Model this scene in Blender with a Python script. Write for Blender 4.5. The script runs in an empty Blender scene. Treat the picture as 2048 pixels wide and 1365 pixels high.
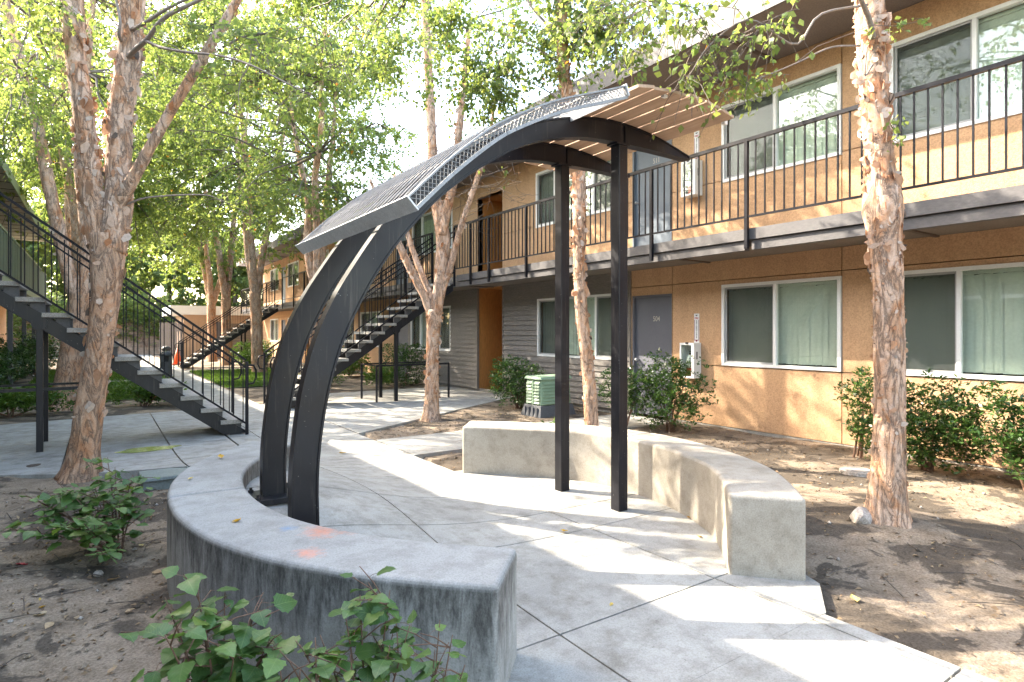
import bpy, bmesh, math, random
import numpy as np
from mathutils import Vector, noise

random.seed(7)
RNG = np.random.default_rng(11)
scene = bpy.context.scene
COL = scene.collection

# ------------------------------------------------------------------ camera, sky, sun, exposure
cd = bpy.data.cameras.new("camera")
cam = bpy.data.objects.new("camera", cd); COL.objects.link(cam)
cam.location = (0, 0, 1.45)
cam.rotation_euler = (math.radians(90), 0, -math.atan2(.568, .823))
cd.sensor_fit = 'HORIZONTAL'; cd.sensor_width = 36.0; cd.lens = 36.0 * 1193 / 2048
cd.shift_y = -17.5 / 2048
cd.clip_start = .05; cd.clip_end = 2000
scene.camera = cam

SUN_EL = math.radians(37.6)
sd = Vector((-.6 * math.cos(SUN_EL), .8 * math.cos(SUN_EL), math.sin(SUN_EL)))
world = bpy.data.worlds.new("World"); scene.world = world
world.use_nodes = True
wn = world.node_tree
for n in list(wn.nodes): wn.nodes.remove(n)
sky = wn.nodes.new('ShaderNodeTexSky'); sky.sky_type = 'NISHITA'; sky.sun_disc = False
sky.sun_elevation = SUN_EL; sky.sun_rotation = math.atan2(-.6, .8)
sky.air_density = 1.2; sky.dust_density = 2.5; sky.ozone_density = 1.0
bgn = wn.nodes.new('ShaderNodeBackground'); bgn.inputs['Strength'].default_value = .15
won = wn.nodes.new('ShaderNodeOutputWorld')
wn.links.new(sky.outputs[0], bgn.inputs[0]); wn.links.new(bgn.outputs[0], won.inputs[0])

sl = bpy.data.lights.new("sun", 'SUN'); sl.energy = 2.3; sl.angle = math.radians(.53); sl.color = (1, .95, .87)
sun = bpy.data.objects.new("sun", sl); COL.objects.link(sun)
sun.rotation_euler = sd.to_track_quat('Z', 'Y').to_euler(); sun.location = (-20, 30, 40)

scene.view_settings.view_transform = 'Standard'; scene.view_settings.look = 'None'
scene.view_settings.gamma = 1; scene.view_settings.use_curve_mapping = False
scene.view_settings.exposure = 3.2
scene.view_settings.use_white_balance = True; scene.view_settings.white_balance_temperature = 7250
scene.cycles.max_bounces = 10; scene.cycles.diffuse_bounces = 6; scene.cycles.transparent_max_bounces = 8
scene.cycles.transmission_bounces = 4; scene.cycles.glossy_bounces = 3
scene.cycles.use_denoising = True
scene.cycles.sample_clamp_indirect = 6

# ------------------------------------------------------------------ helpers
S_, C_ = .568, .823
def P(x, y, d):
    """photo pixel (2048 wide) at camera depth d -> world point"""
    X = (x - 1024) / 1193 * d
    return Vector((C_ * X + S_ * d, -S_ * X + C_ * d, 1.45 + (665 - y) * d / 1193))

ORG = {}
def setp(o, label=None, cat=None, group=None, kind=None):
    if label: o['label'] = label
    if cat: o['category'] = cat
    if group: o['group'] = group
    if kind: o['kind'] = kind
    return o
def thing(name, label, cat, loc, group=None):
    o = bpy.data.objects.new(name, None); COL.objects.link(o)
    o.empty_display_size = .2
    o.location = loc; ORG[o.name] = Vector(loc)
    return setp(o, label, cat, group)

class MB:
    def __init__(s): s.v = []; s.f = []
    def add(s, vs, fs):
        n = len(s.v); s.v.extend([tuple(p) for p in vs]); s.f.extend([tuple(i + n for i in f) for f in fs]); return s
    def box(s, x0, x1, y0, y1, z0, z1):
        return s.add([(x0,y0,z0),(x1,y0,z0),(x1,y1,z0),(x0,y1,z0),(x0,y0,z1),(x1,y0,z1),(x1,y1,z1),(x0,y1,z1)],
              [(0,3,2,1),(4,5,6,7),(0,1,5,4),(1,2,6,5),(2,3,7,6),(3,0,4,7)])
    def bar(s, a, b, w, h=None, up=(0,0,1)):
        h = h or w; a = Vector(a); b = Vector(b); t = (b - a).normalized(); up = Vector(up)
        if abs(t.dot(up)) > .98: up = Vector((1,0,0))
        x = t.cross(up).normalized(); y = x.cross(t)
        vs = []
        for p in (a, b):
            for i, j in ((-1,-1),(1,-1),(1,1),(-1,1)): vs.append(p + x*(i*w/2) + y*(j*h/2))
        return s.add(vs, [(3,2,1,0),(4,5,6,7),(0,1,5,4),(1,2,6,5),(2,3,7,6),(3,0,4,7)])
    def tube(s, pts, rad, n=8, cap=True, fn=None):
        pts = [Vector(p) for p in pts]; m = len(pts)
        if not hasattr(rad, '__len__'): rad = [rad] * m
        t0 = (pts[1] - pts[0]).normalized(); ref = Vector((0,1,0)) if abs(t0.y) < .8 else Vector((1,0,0))
        x = t0.cross(ref).normalized(); vs = []
        for i in range(m):
            t = (pts[min(i+1, m-1)] - pts[max(i-1, 0)]).normalized()
            x = (x - t * x.dot(t)).normalized(); y = t.cross(x)
            for k in range(n):
                a = 2 * math.pi * k / n; d = x * math.cos(a) + y * math.sin(a)
                r = rad[i]
                if fn: r = fn(pts[i], d, r)
                vs.append(pts[i] + d * r)
        fs = [(i*n+k, i*n+(k+1)%n, (i+1)*n+(k+1)%n, (i+1)*n+k) for i in range(m-1) for k in range(n)]
        if cap: fs += [tuple(range(n-1,-1,-1)), tuple(range((m-1)*n, m*n))]
        return s.add(vs, fs)
    def cyl(s, c, r, z0, z1, n=20, r1=None):
        r1 = r if r1 is None else r1
        return s.tube([(c[0],c[1],z0),(c[0],c[1],z1)], [r, r1], n)
    def build(s, name, m, parent=None, smooth=False, kind=None, label=None, cat=None, group=None, bevel=0, loc=None):
        o0 = ORG[parent.name] if parent else Vector((0,0,0))
        off = Vector(loc) if loc is not None else o0
        me = bpy.data.meshes.new(name)
        me.from_pydata([(p[0]-off.x, p[1]-off.y, p[2]-off.z) for p in s.v], [], s.f)
        if smooth: me.polygons.foreach_set('use_smooth', [True]*len(me.polygons))
        me.materials.append(m); me.update()
        return link(name, me, parent, off - o0 if loc is not None or not parent else Vector((0,0,0)), kind, label, cat, group, bevel)

def link(name, me, parent=None, loc=(0,0,0), kind=None, label=None, cat=None, group=None, bevel=0):
    o = bpy.data.objects.new(name, me); COL.objects.link(o)
    o.location = loc
    ORG[o.name] = (ORG[parent.name] if parent else Vector((0,0,0))) + Vector(loc)
    if parent: o.parent = parent
    setp(o, label, cat, group, kind)
    if bevel:
        b = o.modifiers.new('bevel', 'BEVEL'); b.width = bevel; b.segments = 2; b.limit_method = 'ANGLE'; b.angle_limit = math.radians(35)
    return o

def text_mesh(txt, size, bold=.0):
    c = bpy.data.curves.new('lettering', 'FONT'); c.body = txt; c.size = size; c.align_x = 'CENTER'; c.align_y = 'CENTER'
    c.offset = bold; c.extrude = .001
    o = bpy.data.objects.new('lettering', c); COL.objects.link(o)
    dg = bpy.context.evaluated_depsgraph_get(); me = bpy.data.meshes.new_from_object(o.evaluated_get(dg))
    bpy.data.objects.remove(o); return me
def wall_text(name, txt, size, v, u, z, m, parent, bold=0, sx=1.0):
    """lettering on a wall that faces -X"""
    me = text_mesh(txt, size, bold)
    for q in me.vertices:
        x, y, t = q.co; q.co = (-t, -x * sx, y)
    me.materials.clear(); me.materials.append(m)
    return link(name, me, parent, Vector((v, u, z)) - ORG[parent.name])

# ------------------------------------------------------------------ materials
def newmat(name):
    m = bpy.data.materials.new(name); m.use_nodes = True
    nt = m.node_tree
    for n in list(nt.nodes): nt.nodes.remove(n)
    out = nt.nodes.new('ShaderNodeOutputMaterial'); bs = nt.nodes.new('ShaderNodeBsdfPrincipled')
    nt.links.new(bs.outputs[0], out.inputs[0])
    return m, nt, bs, out
def nd(nt, t, **k):
    n = nt.nodes.new('ShaderNode' + t)
    for a, b in k.items():
        if a in n.inputs: n.inputs[a].default_value = b
        else: setattr(n, a, b)
    return n
def pos(nt, scale=(1,1,1)):
    g = nd(nt, 'NewGeometry'); mp = nd(nt, 'Mapping'); mp.inputs['Scale'].default_value = scale
    nt.links.new(g.outputs['Position'], mp.inputs[0]); return mp.outputs[0]
def nz(nt, vec, scale, detail=4, rough=.6, dist=0):
    n = nd(nt, 'TexNoise'); n.inputs['Scale'].default_value = scale; n.inputs['Detail'].default_value = detail
    n.inputs['Roughness'].default_value = rough; n.inputs['Distortion'].default_value = dist
    nt.links.new(vec, n.inputs['Vector']); return n.outputs['Fac']
def ramp(nt, fac, stops, interp='LINEAR'):
    r = nd(nt, 'ValToRGB'); cr = r.color_ramp; cr.interpolation = interp
    while len(cr.elements) < len(stops): cr.elements.new(.5)
    for e, (p, c) in zip(cr.elements, stops):
        e.position = p; e.color = tuple(c) + (1,) if len(c) == 3 else c
    nt.links.new(fac, r.inputs[0]); return r.outputs[0]
def mix(nt, fac, a, b, mode='MIX'):
    n = nd(nt, 'MixRGB', blend_type=mode)
    for i, q in ((0, fac), (1, a), (2, b)):
        if isinstance(q, (int, float)): n.inputs[i].default_value = q if i == 0 else (q,)*3 + (1,)
        elif isinstance(q, (tuple, list)): n.inputs[i].default_value = tuple(q) + (1,)
        else: nt.links.new(q, n.inputs[i])
    return n.outputs[0]
def math_(nt, op, a, b=0.0, clamp=False):
    n = nd(nt, 'Math', operation=op); n.use_clamp = clamp
    for i, q in ((0, a), (1, b)):
        if isinstance(q, (int, float)): n.inputs[i].default_value = q
        else: nt.links.new(q, n.inputs[i])
    return n.outputs[0]
def bump(nt, bs, h, strength=.3, dist=.01):
    b = nd(nt, 'Bump'); b.inputs['Strength'].default_value = strength; b.inputs['Distance'].default_value = dist
    nt.links.new(h, b.inputs['Height']); nt.links.new(b.outputs[0], bs.inputs['Normal'])

def mottled(name, c1, c2, scale=3, fine=60, rough=.8, bs_=.3, bd=.004, stretch=(1,1,1), metallic=0, fa=.25, spec=.5):
    m, nt, bs, out = newmat(name)
    p = pos(nt, stretch)
    a = nz(nt, p, scale, 5, .65); f = nz(nt, p, fine, 3, .6)
    col = ramp(nt, a, [(.3, c1), (.7, c2)])
    g = ramp(nt, f, [(.3, (1-fa,)*3), (.7, (1+fa*.4,)*3)])
    col = mix(nt, 1.0, col, g, 'MULTIPLY')
    nt.links.new(col, bs.inputs['Base Color'])
    bs.inputs['Roughness'].default_value = rough; bs.inputs['Metallic'].default_value = metallic
    bs.inputs['Specular IOR Level'].default_value = spec
    if bs_: bump(nt, bs, f, bs_, bd)
    return m

M = {}
# concrete paving: pale, blotched, with small dark specks and grimy clouds
def concrete(name, light, dark, stain=.5, streak=False, warm=None):
    m, nt, bs, out = newmat(name)
    p = pos(nt)
    a = nz(nt, p, 1.3, 6, .65, .4); b = nz(nt, p, 7, 5, .7); f = nz(nt, p, 130, 2, .6); g = nz(nt, p, 38, 4, .7)
    col = ramp(nt, a, [(.32, dark), (.66, light)])
    col = mix(nt, stain, col, ramp(nt, b, [(.34, (.62,.60,.56)), (.55, (1,1,1))]), 'MULTIPLY')
    col = mix(nt, .6, col, ramp(nt, f, [(.3, (.66,.66,.65)), (.6, (1.06,1.06,1.06))]), 'MULTIPLY')
    col = mix(nt, .7, col, ramp(nt, g, [(.27, (.45,.43,.40)), (.36, (1,1,1))]), 'MULTIPLY')
    if streak:
        ps = pos(nt, (7, 7, 1.3)); s1 = nz(nt, ps, 1.6, 6, .75, .3); s2 = nz(nt, pos(nt, (34,34,11)), 1.0, 5, .8)
        z = nd(nt, 'SeparateXYZ'); nt.links.new(nd(nt, 'NewGeometry').outputs['Position'], z.inputs[0])
        gn = nd(nt, 'NewGeometry'); zn = nd(nt, 'SeparateXYZ'); nt.links.new(gn.outputs['True Normal'], zn.inputs[0])
        side = math_(nt, 'SUBTRACT', 1.0, math_(nt, 'ABSOLUTE', zn.outputs[2]), True)
        # run-off stain: grime that creeps down from the rim in runs of uneven length
        depth = math_(nt, 'SUBTRACT', .475, z.outputs[2])
        runs = math_(nt, 'MULTIPLY', ramp(nt, s1, [(.30, (0,0,0)), (.68, (1,1,1))]), .52)
        k = math_(nt, 'MULTIPLY', math_(nt, 'SUBTRACT', runs, math_(nt, 'SUBTRACT', depth, .05)), 4.0, True)
        k = math_(nt, 'MULTIPLY', k, math_(nt, 'MULTIPLY', side, ramp(nt, s2, [(.3,(.35,)*3), (.6,(1,)*3)])), True)
        k = math_(nt, 'MULTIPLY', k, streak)
        col = mix(nt, k, col, (.045,.042,.04))
    nt.links.new(col, bs.inputs['Base Color']); bs.inputs['Roughness'].default_value = .88
    bs.inputs['Specular IOR Level'].default_value = .3
    h = mix(nt, .5, f, b); bump(nt, bs, h, .35, .004)
    return m, nt, bs, col
M['paving'] = concrete('paving concrete', (.42,.41,.38), (.30,.29,.268), .75)[0]
M['bench'] = concrete('bench concrete', (.47,.425,.365), (.37,.33,.275), .6)[0]
mb_, nt_, bs_, col_ = concrete('weathered bench concrete', (.385,.385,.37), (.285,.285,.275), .55, streak=.85)
# worn spray paint on the seat: two orange patches and one blue
def paint_patch(nt, col, c, r, colour, amt):
    v = nd(nt, 'Mapping'); v.inputs['Location'].default_value = (-c[0]/r[0], -c[1]/r[1], -c[2]/r[2]); v.inputs['Scale'].default_value = (1/r[0], 1/r[1], 1/r[2])
    nt.links.new(nd(nt, 'NewGeometry').outputs['Position'], v.inputs[0])
    ln = nd(nt, 'VectorMath', operation='LENGTH'); nt.links.new(v.outputs[0], ln.inputs[0])
    n = nz(nt, pos(nt), 26, 5, .75)
    k = math_(nt, 'SUBTRACT', math_(nt, 'ADD', 1.05, math_(nt, 'MULTIPLY', math_(nt, 'SUBTRACT', n, .5), 2.6)), ln.outputs['Value'])
    k = math_(nt, 'MULTIPLY', k, amt, True)
    return mix(nt, k, col, colour)
col_ = paint_patch(nt_, col_, (.905, 2.98, .46), (.10, .13, .1), (.70,.25,.14), .55)
col_ = paint_patch(nt_, col_, (1.04, 2.93, .46), (.07, .11, .1), (.68,.28,.18), .4)
col_ = paint_patch(nt_, col_, (.77, 2.72, .46), (.07, .08, .1), (.72,.26,.15), .6)
col_ = paint_patch(nt_, col_, (.78, 3.12, .46), (.05, .05, .1), (.16,.27,.42), .7)
nt_.links.new(col_, bs_.inputs['Base Color']); M['bench_dark'] = mb_
M['tread'] = mottled('exposed aggregate concrete', (.30,.28,.25), (.42,.40,.36), 8, 140, .9, .5, .004, fa=.5)
# dirt with damp patches
def dirt():
    m, nt, bs, out = newmat('bare earth')
    p = pos(nt); a = nz(nt, p, .9, 6, .6, .5); b = nz(nt, p, 6, 6, .7); f = nz(nt, p, 70, 4, .7)
    col = ramp(nt, b, [(.28, (.185,.14,.10)), (.72, (.35,.285,.22))])
    w = ramp(nt, a, [(.46, (1,1,1)), (.495, (0,0,0))])
    w2 = ramp(nt, nz(nt, p, 2.3, 5, .6, .6), [(.40, (1,1,1)), (.43, (0,0,0))])
    wet = mix(nt, 1.0, w, w2, 'LIGHTEN')
    col = mix(nt, mix(nt, 1.0, wet, .85, 'MULTIPLY'), col, (.075,.062,.05))
    col = mix(nt, .8, col, ramp(nt, f, [(.30, (.42,.40,.37)), (.60, (1.15,1.13,1.1))]), 'MULTIPLY')
    nt.links.new(col, bs.inputs['Base Color']); bs.inputs['Roughness'].default_value = .95; bs.inputs['Specular IOR Level'].default_value = .2
    bump(nt, bs, mix(nt, .6, b, f), .7, .02); return m
M['dirt'] = dirt()
def stucco(name, c1, c2):
    m, nt, bs, out = newmat(name); p = pos(nt)
    a = nz(nt, p, 1.1, 5, .6); f = nz(nt, p, 55, 4, .75); v = nd(nt, 'TexVoronoi'); v.inputs['Scale'].default_value = 75
    nt.links.new(p, v.inputs['Vector'])
    col = ramp(nt, a, [(.3, c1), (.7, c2)])
    col = mix(nt, .7, col, ramp(nt, f, [(.32, (.56,.52,.47)), (.58, (1.12,1.12,1.12))]), 'MULTIPLY')
    s = nz(nt, pos(nt, (3,3,.4)), 1.2, 5, .7); col = mix(nt, .35, col, ramp(nt, s, [(.35, (.7,.66,.62)), (.6, (1,1,1))]), 'MULTIPLY')
    nt.links.new(col, bs.inputs['Base Color']); bs.inputs['Roughness'].default_value = .92; bs.inputs['Specular IOR Level'].default_value = .25
    bump(nt, bs, mix(nt, .5, f, v.outputs['Distance']), .8, .008); return m
M['stucco'] = stucco('ochre stucco', (.51,.315,.185), (.58,.365,.215))
M['stucco_tan'] = stucco('tan stucco', (.50,.36,.26), (.55,.41,.31))
M['recess'] = mottled('orange painted plywood', (.46,.20,.055), (.52,.235,.07), 4, 40, .6, .1, .002, (1,1,.15))
M['siding'] = mottled('grey brown painted siding', (.195,.175,.155), (.225,.20,.178), 5, 60, .7, .2, .002, (1,.2,1))
M['siding_left'] = mottled('mauve grey siding', (.26,.24,.25), (.30,.28,.29), 5, 60, .7, .2, .002)
M['green_board'] = mottled('dull green painted boards', (.075,.105,.065), (.10,.135,.085), 3, 40, .65, .15, .002, (1,1,.3))
M['green_trim'] = mottled('pale green painted trim', (.26,.30,.17), (.31,.35,.21), 3, 40, .6, .1, .002)
M['fascia'] = mottled('grey painted fascia', (.075,.070,.072), (.10,.094,.095), 2.5, 50, .6, .2, .002, (1,.4,1))
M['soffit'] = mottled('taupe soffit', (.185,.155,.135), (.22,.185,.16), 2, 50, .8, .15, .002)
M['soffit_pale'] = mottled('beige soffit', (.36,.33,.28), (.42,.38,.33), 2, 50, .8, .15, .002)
M['batten'] = mottled('dark brown batten', (.09,.065,.05), (.12,.09,.07), 4, 50, .7, .1, .002)
M['white'] = mottled('white vinyl', (.72,.72,.70), (.78,.78,.77), 3, 60, .45, .05, .001, fa=.06)
M['screenframe'] = mottled('grey screen frame', (.28,.28,.28), (.34,.34,.34), 3, 60, .5, .05, .001, fa=.1)
M['door_blue'] = mottled('slate blue door paint', (.125,.155,.19), (.145,.178,.215), 2, 50, .5, .1, .001, fa=.08)
M['door_grey'] = mottled('slate grey door paint', (.105,.108,.13), (.125,.128,.15), 2, 50, .5, .1, .001, fa=.08)
M['blind'] = mottled('pale green vinyl blind', (.47,.50,.455), (.57,.59,.54), 2, 30, .6, .05, .001, fa=.08)
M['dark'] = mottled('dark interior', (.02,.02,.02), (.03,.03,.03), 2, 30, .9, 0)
M['sign_white'] = mottled('white sign plate', (.70,.70,.70), (.76,.76,.76), 3, 60, .4, .03, .001, fa=.05)
M['ink'] = mottled('black ink', (.02,.02,.03), (.03,.03,.04), 3, 60, .6, 0)
M['red'] = mottled('red paint', (.42,.02,.03), (.50,.03,.04), 3, 60, .4, .05, .001, fa=.1)
M['maroon'] = mottled('maroon print', (.16,.015,.05), (.20,.02,.06), 3, 60, .5, 0)
M['numeral'] = mottled('cream numeral', (.50,.46,.38), (.56,.52,.44), 3, 60, .5, 0)
M['steel'] = mottled('galvanised steel', (.26,.265,.27), (.36,.365,.37), 14, 90, .45, .15, .001, metallic=.15, fa=.3)
M['plate'] = mottled('galvanised plate with light in colour', (.66,.67,.68), (.80,.81,.82), 14, 90, .5, .1, .001, fa=.2)  # paler copy of the steel; colour stands in for light on the plate
M['wire'] = mottled('galvanised wire', (.17,.17,.175), (.26,.26,.265), 10, 60, .45, 0, metallic=.1)
M['utility_green'] = mottled('faded green plastic', (.215,.32,.215), (.26,.37,.255), 3, 60, .55, .15, .002, fa=.12)
M['pad'] = mottled('charcoal plastic pad', (.075,.08,.09), (.11,.115,.125), 5, 60, .7, .2, .002)
M['valve'] = mottled('green valve lid', (.17,.20,.185), (.22,.25,.23), 5, 60, .7, .2, .002)
M['cone'] = mottled('orange plastic', (.75,.10,.02), (.80,.13,.03), 4, 60, .5, 0)
M['bin'] = mottled('dark brown grey metal', (.05,.05,.052), (.075,.073,.075), 5, 60, .6, .1, .001)
M['bracket'] = mottled('dark grey steel bracket', (.06,.06,.063), (.09,.09,.093), 6, 60, .6, .1, .001)
M['pole'] = mottled('pale grey pole', (.40,.42,.46), (.48,.50,.54), 4, 60, .5, 0)
M['stone'] = mottled('retaining wall stone', (.20,.15,.12), (.36,.29,.24), 2.2, 30, .9, .6, .02, fa=.4)
M['rock'] = mottled('pale rock', (.32,.28,.24), (.48,.42,.37), 9, 60, .9, .5, .006, fa=.4)
# black paint, chipped and rain-streaked
def blackpaint(name, rust=.25, spec=.32):
    m, nt, bs, out = newmat(name); p = pos(nt)
    a = nz(nt, p, 3, 5, .6); f = nz(nt, p, 48, 3, .6); s = nz(nt, pos(nt, (26,26,1.6)), 1.0, 5, .75)
    bs.inputs['Specular IOR Level'].default_value = spec
    col = ramp(nt, a, [(.3, (.007,.007,.010)), (.7, (.014,.014,.018))])
    col = mix(nt, ramp(nt, f, [(.70, (0,0,0)), (.76, (1,1,1))]), col, (.22,.21,.20))
    col = mix(nt, math_(nt, 'MULTIPLY', ramp(nt, s, [(.56, (0,0,0)), (.75, (1,1,1))]), rust), col, (.10,.085,.075))
    nt.links.new(col, bs.inputs['Base Color'])
    nt.links.new(ramp(nt, a, [(.3, (.30,)*3), (.7, (.48,)*3)]), bs.inputs['Roughness'])
    bump(nt, bs, f, .15, .002); return m
M['black'] = blackpaint('chipped black paint', .5)
M['rail'] = blackpaint('black rail paint', .1, .14)
M['iron'] = mottled('iron hardware', (.03,.03,.032), (.06,.055,.055), 20, 80, .5, .2, .001, metallic=.5)
def wood(name, c1, c2, axis=(14, .8, 14)):
    m, nt, bs, out = newmat(name); p = pos(nt, axis)
    a = nz(nt, p, 2.4, 6, .65, .6); b = nz(nt, pos(nt), 1.7, 4, .6)
    col = ramp(nt, a, [(.28, c1), (.72, c2)])
    col = mix(nt, .45, col, ramp(nt, b, [(.35, (.68,.62,.58)), (.6, (1.08,1.08,1.08))]), 'MULTIPLY')
    nt.links.new(col, bs.inputs['Base Color']); bs.inputs['Roughness'].default_value = .8
    bump(nt, bs, a, .3, .003); return m
M['slat'] = wood('weathered cedar slat', (.40,.26,.18), (.56,.40,.29))
def bark(name, pale, tan, orange, dark, cracks):
    m, nt, bs, out = newmat(name); p = pos(nt)
    a = nz(nt, pos(nt, (1,1,.6)), 5.5, 5, .6, .8); b = nz(nt, pos(nt, (1,1,.45)), 16, 6, .7, .6); f = nz(nt, p, 90, 4, .7)
    col = ramp(nt, a, [(.28, orange), (.42, tan), (.55, pale), (.70, tan)])
    col = mix(nt, ramp(nt, nz(nt, pos(nt, (1,1,1.8)), 9, 5, .6, .3), [(.64, (0,0,0)), (.72, (.85,.85,.85))]), col, dark)
    rn = nz(nt, pos(nt, (1.5,1.5,.42)), 7.5, 7, .62, .9)
    rdg = math_(nt, 'MULTIPLY', math_(nt, 'ABSOLUTE', math_(nt, 'SUBTRACT', rn, .5)), 2.0)
    cr = ramp(nt, rdg, [(.015, (1,1,1)), (.085, (0,0,0))])
    col = mix(nt, math_(nt, 'MULTIPLY', cr, cracks), col, dark)
    col = mix(nt, .6, col, ramp(nt, f, [(.3, (.6,.57,.54)), (.6, (1.1,1.1,1.1))]), 'MULTIPLY')
    nt.links.new(col, bs.inputs['Base Color']); bs.inputs['Roughness'].default_value = .85; bs.inputs['Specular IOR Level'].default_value = .25
    bump(nt, bs, mix(nt, .55, b, ramp(nt, rdg, [(0, (0,0,0)), (.16, (1,1,1))])), .9, .02); return m
M['bark'] = bark('peeling birch bark', (.66,.47,.355), (.58,.335,.205), (.52,.215,.095), (.14,.10,.075), .7)
M['bark_low'] = bark('furrowed birch bark', (.60,.40,.28), (.53,.295,.175), (.48,.21,.10), (.15,.105,.08), .7)
M['bough'] = mottled('grey birch branch', (.19,.15,.12), (.30,.24,.20), 9, 60, .8, .3, .004)
M['twig'] = mottled('grey brown twig', (.10,.078,.065), (.17,.135,.11), 9, 60, .8, .2, .002)
def flake():
    m, nt, bs, out = newmat('curled bark flake')
    at = nd(nt, 'Attribute', attribute_name='tint')
    col = ramp(nt, at.outputs['Fac'], [(0, (.40,.17,.075)), (.35, (.52,.30,.18)), (.65, (.62,.47,.37)), (.9, (.66,.55,.46)), (1, (.12,.09,.07))])
    col = mix(nt, .5, col, ramp(nt, nz(nt, pos(nt), 40, 4, .7), [(.3, (.6,.56,.52)), (.6, (1.1,1.1,1.1))]), 'MULTIPLY')
    nt.links.new(col, bs.inputs['Base Color']); bs.inputs['Roughness'].default_value = .8
    tr = nd(nt, 'BsdfTranslucent'); nt.links.new(col, tr.inputs[0]); mx = nd(nt, 'MixShader'); mx.inputs[0].default_value = .25
    nt.links.new(bs.outputs[0], mx.inputs[1]); nt.links.new(tr.outputs[0], mx.inputs[2]); nt.links.new(mx.outputs[0], out.inputs[0]); return m
M['flake'] = flake()
def leafmat(name, stops, trans, tfac=.45, rough=.45, tint=True, veins=False):
    m, nt, bs, out = newmat(name)
    if tint:
        at = nd(nt, 'Attribute', attribute_name='tint'); fac = at.outputs['Fac']
    else:
        oi = nd(nt, 'ObjectInfo'); fac = oi.outputs['Random']
    col = ramp(nt, fac, stops)
    if veins:
        tc = nd(nt, 'TexCoord'); sx = nd(nt, 'SeparateXYZ'); nt.links.new(tc.outputs['Object'], sx.inputs[0])
        ax = math_(nt, 'ABSOLUTE', sx.outputs[0])
        mid = math_(nt, 'LESS_THAN', ax, .0013)
        sv = math_(nt, 'SINE', math_(nt, 'MULTIPLY', math_(nt, 'SUBTRACT', sx.outputs[1], ax), 520))
        k = math_(nt, 'MAXIMUM', mid, math_(nt, 'MULTIPLY', math_(nt, 'GREATER_THAN', sv, .86), .5))
        col = mix(nt, math_(nt, 'MULTIPLY', k, .4), col, (.20,.28,.10))
        col = mix(nt, .4, col, ramp(nt, nz(nt, pos(nt), 45, 4, .6), [(.3, (.7,.7,.7)), (.7, (1.15,1.15,1.1))]), 'MULTIPLY')
    nt.links.new(col, bs.inputs['Base Color']); bs.inputs['Roughness'].default_value = rough; bs.inputs['Specular IOR Level'].default_value = .4
    tr = nd(nt, 'BsdfTranslucent'); nt.links.new(mix(nt, 1.0, col, trans, 'MULTIPLY'), tr.inputs[0])
    mx = nd(nt, 'MixShader'); mx.inputs[0].default_value = tfac
    nt.links.new(bs.outputs[0], mx.inputs[1]); nt.links.new(tr.outputs[0], mx.inputs[2]); nt.links.new(mx.outputs[0], out.inputs[0]); return m
M['leaf'] = leafmat('birch leaf', [(0, (.08,.14,.044)), (.5, (.122,.18,.058)), (.93, (.175,.218,.068)), (.985, (.28,.24,.04)), (1, (.34,.16,.03))], (2.7,2.3,1.5), .55)
M['leaf_far'] = leafmat('far tree leaf', [(0, (.09,.14,.05)), (.6, (.13,.18,.06)), (1, (.18,.22,.07))], (2.4,2.2,1.5), .5)
M['shrub'] = leafmat('glossy shrub leaf', [(0, (.026,.060,.016)), (.6, (.045,.095,.024)), (.9, (.085,.15,.035)), (1, (.14,.20,.05))], (1.8,2.0,1.0), .22, .28)
M['shrub_bright'] = leafmat('bright shrub leaf', [(0, (.05,.10,.02)), (.6, (.09,.17,.03)), (1, (.15,.24,.04))], (1.9,2.0,1.0), .3, .4)
M['plant'] = leafmat('broad currant leaf', [(0, (.055,.12,.034)), (.5, (.08,.16,.045)), (.85, (.11,.20,.05)), (1, (.15,.21,.05))], (1.9,2.0,1.0), .25, .42, tint=False, veins=True)
M['grass'] = leafmat('lawn grass', [(0, (.05,.10,.018)), (.6, (.085,.155,.026)), (1, (.13,.20,.04))], (1.9,1.9,1.0), .3, .5)
M['lawn'] = mottled('lawn soil and thatch', (.035,.065,.014), (.07,.115,.025), 4, 60, .9, .5, .01)
M['litter'] = leafmat('dry leaf litter', [(0, (.12,.075,.045)), (.5, (.24,.16,.09)), (.85, (.38,.28,.17)), (.95, (.5,.34,.08)), (1, (.35,.12,.04))], (1,1,1), .15, .8)
M['stem'] = mottled('reddish stem', (.12,.06,.04), (.19,.11,.07), 20, 80, .7, .1, .001)
M['yellow_leaf'] = leafmat('fallen yellow leaf', [(0, (.55,.30,.03)), (.5, (.62,.42,.06)), (1, (.60,.48,.20))], (1,1,.8), .2, .6, tint=False)
M['tan_leaf'] = leafmat('fallen tan leaf', [(0, (.36,.22,.12)), (.5, (.46,.32,.19)), (1, (.50,.40,.27))], (1,1,.8), .2, .7, tint=False)
M['algae'] = mottled('algae puddle', (.16,.20,.045), (.25,.28,.09), 14, 60, .12, .1, .001, fa=.3)
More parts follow.
